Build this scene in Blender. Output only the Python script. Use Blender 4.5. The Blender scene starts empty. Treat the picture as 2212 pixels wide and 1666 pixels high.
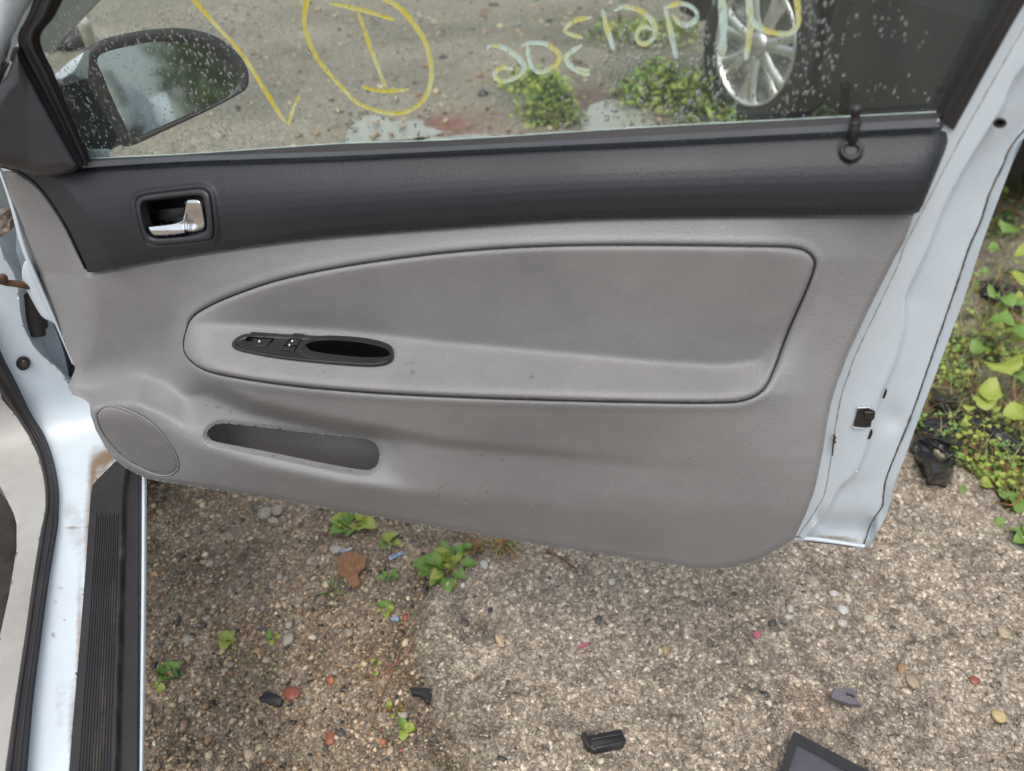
import bpy, math, random
import numpy as np
from mathutils import Vector, Matrix, Euler
R = math.radians
random.seed(7); rng = np.random.default_rng(11)
scene = bpy.context.scene
col = scene.collection

# ------------------------------------------------------------------ camera
F = 1600.0; UC, VC = 1106.0, 833.0          # the photograph measured on a 2212 x 1666 grid
PITCH = R(40); CP, SP = math.cos(PITCH), math.sin(PITCH)
CH = 1.20
cam_d = bpy.data.cameras.new('camera'); cam = bpy.data.objects.new('camera', cam_d); col.objects.link(cam)
cam.location = (0, 0, CH); cam.rotation_euler = (R(90) - PITCH, 0, 0)
cam_d.sensor_width = 36; cam_d.lens = 36 * F / 2212; cam_d.clip_start = 0.02; cam_d.clip_end = 2000
cam_d.dof.use_dof = True; cam_d.dof.focus_distance = 0.95; cam_d.dof.aperture_fstop = 4.2
scene.camera = cam

# ------------------------------------------------------------------ world, sun, exposure (overcast day)
SUN_EL, SUN_ROT = R(68), R(200)
world = bpy.data.worlds.new('World'); scene.world = world; world.use_nodes = True
nt = world.node_tree; nt.nodes.clear()
sky = nt.nodes.new('ShaderNodeTexSky'); sky.sky_type = 'NISHITA'; sky.sun_disc = False
sky.sun_elevation = SUN_EL; sky.sun_rotation = SUN_ROT; sky.air_density = 1.6; sky.dust_density = 6.0; sky.ozone_density = 1.5
hs = nt.nodes.new('ShaderNodeHueSaturation'); hs.inputs['Saturation'].default_value = 0.55
bg = nt.nodes.new('ShaderNodeBackground'); bg.inputs['Strength'].default_value = 0.15
wo = nt.nodes.new('ShaderNodeOutputWorld')
nt.links.new(sky.outputs[0], hs.inputs['Color']); nt.links.new(hs.outputs[0], bg.inputs['Color']); nt.links.new(bg.outputs[0], wo.inputs['Surface'])
sd = bpy.data.lights.new('sun', 'SUN'); sd.energy = .5; sd.angle = R(45); sd.color = (1, .97, .93)
sun = bpy.data.objects.new('sun', sd); col.objects.link(sun)
az = SUN_ROT
sdir = Vector((math.sin(az) * math.cos(SUN_EL), math.cos(az) * math.cos(SUN_EL), math.sin(SUN_EL)))
sun.rotation_euler = (-sdir).to_track_quat('-Z', 'Y').to_euler(); sun.location = (0, 0, 8)
scene.view_settings.view_transform = 'Standard'; scene.view_settings.look = 'None'
scene.view_settings.gamma = 1; scene.view_settings.use_curve_mapping = False
scene.view_settings.exposure = 0.38

# ------------------------------------------------------------------ geometry of the view
def A(x): return np.asarray(x, dtype=float)
def ray(u, v):
    a = (A(u) - UC) / F; b = (VC - A(v)) / F
    return np.stack([a, CP + b * SP, -SP + b * CP], -1)
CAM = A([0, 0, CH])
def on_plane(u, v, p, n):
    r = ray(u, v); n = A(n); d = np.dot(A(p) - CAM, n)
    t = d / (r @ n); return CAM + r * np.asarray(t)[..., None]
def on_z(u, v, z):
    r = ray(u, v); t = (A(z) - CH) / r[..., 2]; return CAM + r * np.asarray(t)[..., None]
def G(u, v): return on_z(u, v, 0.0)
DA = R(11); E = A([math.cos(DA), -math.sin(DA), 0]); NR = A([-math.sin(DA), -math.cos(DA), 0]); P0 = A([0, .663, 0]); UPV = A([0, 0, 1])
def D(u, v, n=0.0):          # a point of the open door: n metres out of the door's plane into the cabin
    r = ray(u, v); d = np.dot(P0 - CAM, NR)
    t = (d + A(n)) / (r @ NR); return CAM + r * np.asarray(t)[..., None]

# ------------------------------------------------------------------ noise
def vnoise(x, y, seed=0):
    xi = np.floor(x).astype(np.int64); yi = np.floor(y).astype(np.int64); xf = x - xi; yf = y - yi
    def h(a, b):
        n = (a * 374761393 + b * 668265263 + seed * 974634777) & 0xffffffff
        n = ((n ^ (n >> 13)) * 1274126177) & 0xffffffff
        return ((n ^ (n >> 16)) & 0xffff) / 65535.0
    sx = xf * xf * (3 - 2 * xf); sy = yf * yf * (3 - 2 * yf)
    return (h(xi, yi) * (1 - sx) + h(xi + 1, yi) * sx) * (1 - sy) + (h(xi, yi + 1) * (1 - sx) + h(xi + 1, yi + 1) * sx) * sy
def fbm(x, y, o=4, seed=0):
    s = 0; a = .5
    for k in range(o): s = s + a * vnoise(x * 2 ** k, y * 2 ** k, seed + k); a *= .5
    return s / (1 - .5 ** o)

# ------------------------------------------------------------------ materials
MATS = {}
def mat(name, c, rough=.5, metal=0., c2=None, nscale=6., bump=0., bscale=200., btype='NOISE', spec=.5, coat=0., attr=None, dirt=None, sheen=0., cfac=(.35, .65), detail=5, bump2=None, rvar=0.):
    m = bpy.data.materials.new(name); m.use_nodes = True; nt = m.node_tree; N = nt.nodes; L = nt.links
    b = N['Principled BSDF']; b.inputs['Roughness'].default_value = rough; b.inputs['Metallic'].default_value = metal
    b.inputs['Specular IOR Level'].default_value = spec; b.inputs['Coat Weight'].default_value = coat
    b.inputs['Base Color'].default_value = (*c, 1)
    tc = N.new('ShaderNodeTexCoord'); src = None
    if attr:
        at = N.new('ShaderNodeAttribute'); at.attribute_name = attr; src = at.outputs['Color']
    if c2:
        no = N.new('ShaderNodeTexNoise'); no.inputs['Scale'].default_value = nscale; no.inputs['Detail'].default_value = detail; no.inputs['Roughness'].default_value = .65
        L.new(tc.outputs['Object'], no.inputs['Vector'])
        mr = N.new('ShaderNodeMapRange'); mr.inputs[1].default_value = cfac[0]; mr.inputs[2].default_value = cfac[1]; L.new(no.outputs['Fac'], mr.inputs[0])
        mx = N.new('ShaderNodeMix'); mx.data_type = 'RGBA'; mx.inputs['B'].default_value = (*c2, 1); mx.inputs['A'].default_value = (*c, 1)
        L.new(mr.outputs[0], mx.inputs['Factor'])
        if src:
            mx.blend_type = 'MULTIPLY'; L.new(src, mx.inputs['A'])
        src = mx.outputs['Result']
    if dirt:      # dirt = (colour, attribute holding where the stain lies)
        at = N.new('ShaderNodeAttribute'); at.attribute_name = dirt[1]
        no = N.new('ShaderNodeTexNoise'); no.inputs['Scale'].default_value = 60; no.inputs['Detail'].default_value = 8; no.inputs['Roughness'].default_value = .75
        L.new(tc.outputs['Object'], no.inputs['Vector'])
        mu = N.new('ShaderNodeMath'); mu.operation = 'ADD'; L.new(no.outputs['Fac'], mu.inputs[0]); L.new(at.outputs['Fac'], mu.inputs[1])
        mr = N.new('ShaderNodeMapRange'); mr.inputs[1].default_value = .66; mr.inputs[2].default_value = 1.45; L.new(mu.outputs[0], mr.inputs[0])
        mx = N.new('ShaderNodeMix'); mx.data_type = 'RGBA'; mx.inputs['B'].default_value = (*dirt[0], 1)
        if src: L.new(src, mx.inputs['A'])
        else: mx.inputs['A'].default_value = (*c, 1)
        L.new(mr.outputs[0], mx.inputs['Factor']); src = mx.outputs['Result']
    if src: L.new(src, b.inputs['Base Color'])
    if rvar:
        no = N.new('ShaderNodeTexNoise'); no.inputs['Scale'].default_value = 9; no.inputs['Detail'].default_value = 4; L.new(tc.outputs['Object'], no.inputs['Vector'])
        mr = N.new('ShaderNodeMapRange'); mr.inputs[1].default_value = .3; mr.inputs[2].default_value = .7; mr.inputs[3].default_value = rough - rvar; mr.inputs[4].default_value = rough + rvar
        L.new(no.outputs['Fac'], mr.inputs[0]); L.new(mr.outputs[0], b.inputs['Roughness'])
    if bump:
        if btype == 'VORONOI':
            no = N.new('ShaderNodeTexVoronoi'); no.inputs['Scale'].default_value = bscale; no.feature = 'SMOOTH_F1'; out = no.outputs['Distance']
        elif btype == 'WEAVE':
            mp = N.new('ShaderNodeMapping'); mp.inputs['Rotation'].default_value = (0, R(45), R(11)); L.new(tc.outputs['Object'], mp.inputs['Vector'])
            w1 = N.new('ShaderNodeTexWave'); w1.inputs['Scale'].default_value = bscale; w1.bands_direction = 'X'; w2 = N.new('ShaderNodeTexWave'); w2.inputs['Scale'].default_value = bscale; w2.bands_direction = 'Z'
            L.new(mp.outputs[0], w1.inputs['Vector']); L.new(mp.outputs[0], w2.inputs['Vector'])
            ad = N.new('ShaderNodeMath'); ad.operation = 'MULTIPLY'; L.new(w1.outputs['Fac'], ad.inputs[0]); L.new(w2.outputs['Fac'], ad.inputs[1]); no = None; out = ad.outputs[0]
        else:
            no = N.new('ShaderNodeTexNoise'); no.inputs['Scale'].default_value = bscale; no.inputs['Detail'].default_value = 3; out = no.outputs['Fac']
        if no is not None: L.new(tc.outputs['Object'], no.inputs['Vector'])
        bu = N.new('ShaderNodeBump'); bu.inputs['Strength'].default_value = bump; bu.inputs['Distance'].default_value = .001
        L.new(out, bu.inputs['Height']); L.new(bu.outputs[0], b.inputs['Normal'])
        if btype == 'WEAVE' and src:
            mw = N.new('ShaderNodeMapRange'); mw.inputs[3].default_value = .90; mw.inputs[4].default_value = 1.06; L.new(out, mw.inputs[0])
            mx = N.new('ShaderNodeMix'); mx.data_type = 'RGBA'; mx.blend_type = 'MULTIPLY'; mx.inputs['Factor'].default_value = 1; L.new(src, mx.inputs['A']); L.new(mw.outputs[0], mx.inputs['B']); L.new(mx.outputs['Result'], b.inputs['Base Color'])
        if bump2:
            n2 = N.new('ShaderNodeTexNoise'); n2.inputs['Scale'].default_value = bump2[1]; n2.inputs['Detail'].default_value = 4; L.new(tc.outputs['Object'], n2.inputs['Vector'])
            b2 = N.new('ShaderNodeBump'); b2.inputs['Strength'].default_value = bump2[0]; b2.inputs['Distance'].default_value = .003
            L.new(n2.outputs['Fac'], b2.inputs['Height']); L.new(bu.outputs[0], b2.inputs['Normal']); L.new(b2.outputs[0], b.inputs['Normal'])
    MATS[name] = m; return m

M_CHAR = mat('charcoal_vinyl', (.0155, .0178, .0250), .50, c2=(.021, .0235, .030), nscale=5, bump=.24, bscale=480, btype='VORONOI', bump2=(.03, 300), rvar=.05)
M_CHARS = mat('charcoal_smooth', (.024, .025, .031), .46, c2=(.032, .033, .039), nscale=30, bump=.1, bscale=900)
M_GREY = mat('grey_vinyl', (.204, .207, .216), .52, c2=(.256, .257, .264), nscale=4.5, bump=.38, bscale=480, btype='VORONOI', bump2=(.03, 300), dirt=((.16, .125, .09), 'dirt'), rvar=.05)
M_FAB = mat('grey_insert_fabric', (.222, .222, .230), .72, c2=(.275, .273, .278), nscale=6, bump=.32, bscale=130, btype='WEAVE', dirt=((.06, .055, .05), 'dirt'))
M_GRILLE = mat('speaker_cloth', (.190, .188, .192), .7, c2=(.225, .220, .220), nscale=12, bump=.45, bscale=125, btype='WEAVE')
M_BLACK = mat('black_plastic', (.016, .016, .018), .42, c2=(.024, .023, .024), nscale=20, bump=.12, bscale=700)
M_DARKIN = mat('dark_plastic_and_seam_shade', (.010, .010, .011), .6, c2=(.015, .015, .016), nscale=30)  # cups and wells; also colours the painted shade line round the insert
M_RUB = mat('black_rubber', (.013, .012, .014), .55, c2=(.025, .023, .024), nscale=14, bump=.2, bscale=400)
M_SILL = mat('sill_tread', (.015, .015, .017), .42, c2=(.024, .023, .024), nscale=10, bump=.3, bscale=600, dirt=((.17, .12, .08), 'dirt'), rvar=.1)
M_WHITE = mat('white_paint', (.61, .70, .78), .34, c2=(.55, .625, .69), nscale=7, coat=.2, dirt=((.22, .15, .09), 'dirt'), rvar=.06)
M_WGREY = mat('weathered_pale_paint', (.40, .40, .385), .45, c2=(.30, .285, .26), nscale=7, dirt=((.22, .12, .07), 'dirt'))
M_SEAL = mat('seam_sealer', (.16, .15, .14), .6, c2=(.06, .055, .05), nscale=90)
M_SEALW = mat('pale_sealer', (.6, .61, .61), .6, c2=(.30, .28, .25), nscale=120)
M_RUST = mat('rusty_steel', (.055, .04, .034), .75, c2=(.13, .055, .022), nscale=45, bump=.8, bscale=300)
M_CHROME = mat('chrome', (.80, .81, .83), .06, 1., c2=(.68, .69, .71), nscale=40)
M_MIRR = mat('mirror_silver', (.52, .56, .57), .05, 1.)
M_PRINT = mat('white_print', (.75, .78, .8), .5)
M_TYRE = mat('tyre_rubber', (.014, .014, .015), .62, c2=(.025, .024, .023), nscale=12, bump=.3, bscale=200)
M_ALLOY = mat('wet_alloy', (.78, .79, .78), .30, .85, c2=(.52, .52, .50), nscale=9, bump=1., bscale=45)
M_DCAR = mat('black_car_paint', (.006, .007, .008), .25, c2=(.012, .012, .012), nscale=6)
M_FOOT = mat('footwell_carpet', (.018, .016, .015), .95, c2=(.045, .040, .034), nscale=25, bump=1, bscale=600)

def glass_mat():
    m = bpy.data.materials.new('window_glass'); m.use_nodes = True; nt = m.node_tree; nt.nodes.clear(); N = nt.nodes; L = nt.links
    o = N.new('ShaderNodeOutputMaterial'); t = N.new('ShaderNodeBsdfTransparent'); t.inputs[0].default_value = (.90, .96, .91, 1)
    g = N.new('ShaderNodeBsdfGlossy'); g.inputs['Roughness'].default_value = .03
    lw = N.new('ShaderNodeLayerWeight'); lw.inputs[0].default_value = .5; fr = N.new('ShaderNodeMath'); fr.operation = 'POWER'; L.new(lw.outputs['Facing'], fr.inputs[0]); fr.inputs[1].default_value = 4.
    mu = N.new('ShaderNodeMath'); mu.operation = 'MULTIPLY_ADD'; mu.inputs[1].default_value = .85; mu.inputs[2].default_value = .05
    tc = N.new('ShaderNodeTexCoord'); no = N.new('ShaderNodeTexNoise'); no.inputs['Scale'].default_value = 7; no.inputs['Detail'].default_value = 6
    L.new(tc.outputs['Object'], no.inputs['Vector'])
    df = N.new('ShaderNodeBsdfTranslucent'); df.inputs[0].default_value = (.8, .9, .85, 1)
    mr = N.new('ShaderNodeMapRange'); mr.inputs[1].default_value = .3; mr.inputs[2].default_value = .75; mr.inputs[3].default_value = .02; mr.inputs[4].default_value = .10
    L.new(no.outputs['Fac'], mr.inputs[0])
    m1 = N.new('ShaderNodeMixShader'); m2 = N.new('ShaderNodeMixShader')
    L.new(mr.outputs[0], m1.inputs[0]); L.new(t.outputs[0], m1.inputs[1]); L.new(df.outputs[0], m1.inputs[2])
    L.new(fr.outputs[0], mu.inputs[0]); L.new(mu.outputs[0], m2.inputs[0]); L.new(m1.outputs[0], m2.inputs[1]); L.new(g.outputs[0], m2.inputs[2])
    L.new(m2.outputs[0], o.inputs[0]); return m
M_GLASS = glass_mat()
def drop_mat():
    m = bpy.data.materials.new('rain_water'); m.use_nodes = True; b = m.node_tree.nodes['Principled BSDF']
    b.inputs['Transmission Weight'].default_value = 1; b.inputs['IOR'].default_value = 1.33; b.inputs['Roughness'].default_value = .0
    return m
M_DROP = drop_mat()
def marker_mat(name, ca, cb, lo, hi):
    m = bpy.data.materials.new(name); m.use_nodes = True; nt = m.node_tree; N = nt.nodes; L = nt.links; b = N['Principled BSDF']; b.inputs['Roughness'].default_value = .6
    tc = N.new('ShaderNodeTexCoord'); mp = N.new('ShaderNodeMapping'); mp.inputs['Scale'].default_value = (1, 1, .35)
    no = N.new('ShaderNodeTexNoise'); no.inputs['Scale'].default_value = 70; no.inputs['Detail'].default_value = 6
    L.new(tc.outputs['Object'], mp.inputs[0]); L.new(mp.outputs[0], no.inputs['Vector'])
    cr = N.new('ShaderNodeMapRange'); cr.inputs[1].default_value = lo; cr.inputs[2].default_value = hi; L.new(no.outputs['Fac'], cr.inputs[0])
    mx = N.new('ShaderNodeMix'); mx.data_type = 'RGBA'; mx.inputs['A'].default_value = (*ca, 1); mx.inputs['B'].default_value = (*cb, 1)
    L.new(cr.outputs[0], mx.inputs['Factor']); L.new(mx.outputs['Result'], b.inputs['Base Color'])
    b.inputs['Subsurface Weight'].default_value = 0
    o = [n for n in N if n.type == 'OUTPUT_MATERIAL'][0]
    tr = N.new('ShaderNodeBsdfTranslucent'); L.new(mx.outputs['Result'], tr.inputs[0]); ms = N.new('ShaderNodeMixShader'); ms.inputs[0].default_value = .45
    L.new(b.outputs[0], ms.inputs[1]); L.new(tr.outputs[0], ms.inputs[2])
    n2 = N.new('ShaderNodeTexNoise'); n2.inputs['Scale'].default_value = 420; n2.inputs['Detail'].default_value = 3; L.new(mp.outputs[0], n2.inputs['Vector'])
    c2 = N.new('ShaderNodeMapRange'); c2.inputs[1].default_value = .52; c2.inputs[2].default_value = .68; c2.inputs[4].default_value = .5; L.new(n2.outputs['Fac'], c2.inputs[0])
    tp = N.new('ShaderNodeBsdfTransparent'); m3 = N.new('ShaderNodeMixShader'); L.new(c2.outputs[0], m3.inputs[0]); L.new(ms.outputs[0], m3.inputs[1]); L.new(tp.outputs[0], m3.inputs[2]); L.new(m3.outputs[0], o.inputs[0])
    return m
M_YEL = marker_mat('yellow_marker', (1., .74, .08), (1., .92, .50), .40, .65)
M_YEL2 = marker_mat('faded_marker', (1., .84, .26), (.86, 1., 1.), .40, .56)

# ------------------------------------------------------------------ object helpers
def tagp(o, **k):
    for a, b in k.items():
        if b is not None: o[a] = b
    return o
def link(name, me, m, parent=None, smooth=True, **k):
    o = bpy.data.objects.new(name, me); col.objects.link(o)
    if m is not None and not me.materials: me.materials.append(m)
    if smooth and len(me.polygons): me.polygons.foreach_set('use_smooth', [True] * len(me.polygons))
    if parent is not None:
        o.parent = parent; o.matrix_parent_inverse = Matrix.Translation(-Vector(WLOC.get(parent.name, (0, 0, 0))))
    return tagp(o, **k)
WLOC = {}
def empty(name, loc, label, cat, group=None):
    o = bpy.data.objects.new(name, None); col.objects.link(o); o.location = loc; o.empty_display_size = .05
    WLOC[o.name] = tuple(float(x) for x in loc); return tagp(o, label=label, category=cat, group=group)
def mesh_np(name, V, Fq, loops=None):
    me = bpy.data.meshes.new(name); V = np.ascontiguousarray(V, dtype=np.float32); Fq = np.asarray(Fq, dtype=np.int32)
    k = Fq.shape[1]; me.vertices.add(len(V)); me.vertices.foreach_set('co', V.ravel())
    me.loops.add(Fq.size); me.loops.foreach_set('vertex_index', Fq.ravel())
    me.polygons.add(len(Fq)); me.polygons.foreach_set('loop_start', np.arange(0, Fq.size, k, dtype=np.int32))
    try: me.polygons.foreach_set('loop_total', np.full(len(Fq), k, dtype=np.int32))
    except Exception: pass
    me.update(calc_edges=True); me.validate(); return me
def mesh_py(name, V, Fs):
    me = bpy.data.meshes.new(name); me.from_pydata([tuple(map(float, v)) for v in V], [], Fs); me.update(); me.validate(); return me
def set_attr(me, name, vals):
    a = me.attributes.new(name, 'FLOAT', 'POINT'); a.data.foreach_set('value', np.ascontiguousarray(vals, dtype=np.float32))
def set_col(me, name, vals):
    a = me.color_attributes.new(name, 'FLOAT_COLOR', 'POINT'); c = np.ones((len(vals), 4), dtype=np.float32); c[:, :3] = vals; a.data.foreach_set('color', c.ravel())

def catmull(P, closed=False, k=6):
    P = A(P); n = len(P); out = []
    rngI = range(n) if closed else range(n - 1)
    for i in rngI:
        p0 = P[(i - 1) % n] if (closed or i > 0) else 2 * P[0] - P[1]
        p1 = P[i]; p2 = P[(i + 1) % n]
        p3 = P[(i + 2) % n] if (closed or i < n - 2) else 2 * P[-1] - P[-2]
        for j in range(k):
            t = j / k
            out.append(.5 * ((2 * p1) + (-p0 + p2) * t + (2 * p0 - 5 * p1 + 4 * p2 - p3) * t * t + (-p0 + 3 * p1 - 3 * p2 + p3) * t ** 3))
    if not closed: out.append(P[-1])
    return A(out)
def resample(P, m, closed=False):
    P = A(P)
    if closed: P = np.vstack([P, P[:1]])
    d = np.r_[0, np.cumsum(np.linalg.norm(np.diff(P, axis=0), axis=1))]
    s = np.linspace(0, d[-1], m, endpoint=not closed)
    return np.stack([np.interp(s, d, P[:, i]) for i in range(P.shape[1])], 1)
def inside(px, py, poly):
    c = np.zeros(px.shape, bool); n = len(poly); j = n - 1
    for i in range(n):
        xi, yi = poly[i]; xj, yj = poly[j]
        if yi != yj:
            c ^= ((yi > py) != (yj > py)) & (px < (xj - xi) * (py - yi) / (yj - yi) + xi)
        j = i
    return c
def nearest(px, py, poly, closed=True):
    best = np.full(px.shape, 1e18); bx = px.copy(); by = py.copy(); n = len(poly)
    for i in range(n if closed else n - 1):
        a = poly[i]; b = poly[(i + 1) % n]; d = b - a; L2 = d @ d
        if L2 < 1e-12: continue
        t = np.clip(((px - a[0]) * d[0] + (py - a[1]) * d[1]) / L2, 0, 1)
        qx = a[0] + t * d[0]; qy = a[1] + t * d[1]; q = (px - qx) ** 2 + (py - qy) ** 2; m = q < best
        best = np.where(m, q, best); bx = np.where(m, qx, bx); by = np.where(m, qy, by)
    return np.sqrt(best), bx, by
def sdist(px, py, poly):       # positive inside
    d, _, _ = nearest(px, py, poly); return np.where(inside(px, py, poly), d, -d)

def relief(name, poly, fn, m, parent=None, step=5., holes=(), skirt=None, dirt=None, **k):
    poly = A(poly); holes = [A(h) for h in holes]
    us = np.arange(poly[:, 0].min() - 2 * step, poly[:, 0].max() + 2.1 * step, step); vs = np.arange(poly[:, 1].min() - 2 * step, poly[:, 1].max() + 2.1 * step, step)
    U, Vv = np.meshgrid(us, vs); ins = inside(U, Vv, poly)
    for h in holes: ins &= ~inside(U, Vv, h)
    # candidate band: outside vertices next to an inside one
    p = np.pad(ins, 1); nb = np.zeros_like(ins)
    for dy in (0, 1, 2):
        for dx in (0, 1, 2): nb |= p[dy:dy + ins.shape[0], dx:dx + ins.shape[1]]
    p2 = np.pad(~ins, 1, constant_values=True); ob = np.zeros_like(ins)
    for dy in (0, 1, 2):
        for dx in (0, 1, 2): ob |= p2[dy:dy + ins.shape[0], dx:dx + ins.shape[1]]
    band = nb & ob; bu = U[band]; bv = Vv[band]
    best = np.full(bu.shape, 1e9); bx = bu.copy(); by = bv.copy()
    for q in [poly] + holes:
        d, x, y = nearest(bu, bv, q); mm = d < best; best = np.where(mm, d, best); bx = np.where(mm, x, bx); by = np.where(mm, y, by)
    isin = ins[band]; snap = (~isin) | (best < step * .33)
    U = U.copy(); Vv = Vv.copy(); tu = U[band]; tv = Vv[band]; tu[snap] = bx[snap]; tv[snap] = by[snap]; U[band] = tu; Vv[band] = tv
    valid = ins | nb
    idx = -np.ones(U.shape, int); f = valid[:-1, :-1] & valid[1:, :-1] & valid[1:, 1:] & valid[:-1, 1:] & (ins[:-1, :-1] | ins[1:, :-1] | ins[1:, 1:] | ins[:-1, 1:])
    # keep only cells whose centre lies inside (drops slivers over thin gaps)
    cu = (U[:-1, :-1] + U[1:, :-1] + U[1:, 1:] + U[:-1, 1:]) / 4; cv = (Vv[:-1, :-1] + Vv[1:, :-1] + Vv[1:, 1:] + Vv[:-1, 1:]) / 4
    used = np.zeros_like(valid); used[:-1, :-1] |= f; used[1:, :-1] |= f; used[1:, 1:] |= f; used[:-1, 1:] |= f
    idx[used] = np.arange(used.sum()); P = fn(U[used], Vv[used])
    q = np.stack([idx[:-1, :-1][f], idx[1:, :-1][f], idx[1:, 1:][f], idx[:-1, 1:][f]], 1)
    V3 = P; nv = len(P); pu = U[used]; pv = Vv[used]
    if skirt is not None:
        e = np.vstack([q[:, [0, 1]], q[:, [1, 2]], q[:, [2, 3]], q[:, [3, 0]]])
        key = np.sort(e, 1); kk = key[:, 0] * nv + key[:, 1]; un, cnt = np.unique(kk, return_counts=True); one = set(un[cnt == 1].tolist())
        be = e[[i for i, x in enumerate(kk.tolist()) if x in one]]
        bvs = np.unique(be); nb2 = len(bvs); mt = {int(b): nv + i for i, b in enumerate(bvs)}; mp = {int(b): nv + nb2 + i for i, b in enumerate(bvs)}
        sk = skirt(V3[bvs]) if callable(skirt) else V3[bvs] + A(skirt)
        V3 = np.vstack([V3, V3[bvs], sk]); q = np.vstack([q, [[mt[int(a)], mp[int(a)], mp[int(b)], mt[int(b)]][::-1] for a, b in be.tolist()]])
        pu = np.r_[pu, pu[bvs], pu[bvs]]; pv = np.r_[pv, pv[bvs], pv[bvs]]
    me = mesh_np(name, V3, q)
    if dirt is not None and len(me.vertices) == len(V3): set_attr(me, 'dirt', dirt(pu, pv))
    return link(name, me, m, parent, **k)

def ribbon(name, a, b, fn, m, parent=None, n=60, ns=8, dirt=None, smoothc=True, **k):
    if smoothc: a = catmull(a); b = catmull(b)
    a = resample(a, n); b = resample(b, n); s = np.linspace(0, 1, ns)
    U = a[:, None, 0] * (1 - s) + b[:, None, 0] * s; W = a[:, None, 1] * (1 - s) + b[:, None, 1] * s; S = np.broadcast_to(s, U.shape)
    P = fn(U.ravel(), W.ravel(), S.ravel()); i = np.arange(n * ns).reshape(n, ns)
    q = np.stack([i[:-1, :-1].ravel(), i[1:, :-1].ravel(), i[1:, 1:].ravel(), i[:-1, 1:].ravel()], 1)
    me = mesh_np(name, P, q)
    if dirt is not None and len(me.vertices) == len(P): set_attr(me, 'dirt', dirt(U.ravel(), W.ravel()))
    return link(name, me, m, parent, **k)

def loft(name, loops, m, parent=None, cap_end=True, cap_start=False, smooth=True, **k):
    n = len(loops[0]); V = np.vstack(loops); Fs = []
    for r in range(len(loops) - 1):
        for i in range(n):
            j = (i + 1) % n; Fs.append((r * n + i, r * n + j, (r + 1) * n + j, (r + 1) * n + i))
    V = list(V)
    for c, r in ((cap_end, len(loops) - 1), (cap_start, 0)):
        if c:
            V.append(np.mean(loops[r], 0)); ci = len(V) - 1
            for i in range(n): Fs.append((r * n + i, r * n + (i + 1) % n, ci))
    return link(name, mesh_py(name, V, Fs), m, parent, smooth, **k)
def inset(poly, d):
    P = A(poly); T = np.roll(P, -1, 0) - np.roll(P, 1, 0); T /= np.linalg.norm(T, axis=1)[:, None] + 1e-9
    Nn = np.stack([-T[:, 1], T[:, 0]], 1); area = np.sum(P[:, 0] * np.roll(P[:, 1], -1) - np.roll(P[:, 0], -1) * P[:, 1])
    return P + Nn * (d if area > 0 else -d)
def plate(name, poly, fn, thick, bev, m, parent=None, np_=60, closed_smooth=True, pxbev=2., **k):
    """a solid plate with a softened front edge; fn(u,v,n) gives points, n grows towards the viewer; ngon caps are tessellated"""
    P = resample(catmull(poly, True) if closed_smooth else poly, np_, True)
    loops = [fn(P[:, 0], P[:, 1], -thick), fn(P[:, 0], P[:, 1], -bev)]
    I1 = inset(P, pxbev * .3); I2 = inset(P, pxbev); loops.append(fn(I1[:, 0], I1[:, 1], -bev * .3)); loops.append(fn(I2[:, 0], I2[:, 1], 0.))
    n = np_; V = list(np.vstack(loops)); Fs = []
    for r in range(3):
        for i in range(n):
            j = (i + 1) % n; Fs.append((r * n + i, r * n + j, (r + 1) * n + j, (r + 1) * n + i))
    from mathutils.geometry import tessellate_polygon
    for t in tessellate_polygon([[Vector((x, y, 0)) for x, y in I2]]): Fs.append(tuple(3 * n + i for i in t))
    return link(name, mesh_py(name, V, Fs), m, parent, **k)
def tube(name, pts, rad, m, parent=None, sides=8, cap=True, **k):
    P = A(pts); n = len(P); rad = np.broadcast_to(A(rad), (n,)); V = []; Fs = []
    for i in range(n):
        t = P[min(i + 1, n - 1)] - P[max(i - 1, 0)]; t /= np.linalg.norm(t) + 1e-12
        up = A([0, 0, 1]) if abs(t[2]) < .9 else A([1, 0, 0]); x = np.cross(t, up); x /= np.linalg.norm(x); y = np.cross(t, x)
        for s in range(sides):
            a = 2 * math.pi * s / sides; V.append(P[i] + rad[i] * (math.cos(a) * x + math.sin(a) * y))
    for i in range(n - 1):
        for s in range(sides): Fs.append((i * sides + s, i * sides + (s + 1) % sides, (i + 1) * sides + (s + 1) % sides, (i + 1) * sides + s))
    if cap: Fs.append(tuple(range(sides))[::-1]); Fs.append(tuple((n - 1) * sides + s for s in range(sides)))
    return link(name, mesh_py(name, V, Fs), m, parent, **k)
def stroke(name, pts, w, m, parent, nn=-.0172, **k):
    P = resample(catmull(pts, k=8), max(8, len(pts) * 8)); T = np.gradient(P, axis=0); T /= np.linalg.norm(T, axis=1)[:, None] + 1e-9; Nn = np.stack([-T[:, 1], T[:, 0]], 1)
    s = np.linspace(0, 1, len(P)); ww = w / 2 * np.minimum(1, .45 + 6 * np.minimum(s, 1 - s)) * (1 + .14 * np.sin(s * 9 + len(pts)) + .07 * rng.standard_normal(len(P)))
    rows = []
    for o, dz in ((-1, 0), (-.5, .0004), (0, .0005), (.5, .0004), (1, 0)):
        Q = P + Nn * (ww * o)[:, None]; rows.append(D(Q[:, 0], Q[:, 1], nn - dz))
    Vv = np.stack(rows, 1).reshape(-1, 3); i = np.arange(len(Vv)).reshape(len(P), 5)
    q = np.stack([i[:-1, :-1].ravel(), i[1:, :-1].ravel(), i[1:, 1:].ravel(), i[:-1, 1:].ravel()], 1)
    return link(name, mesh_np(name, Vv, q), m, parent, **k)
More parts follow.
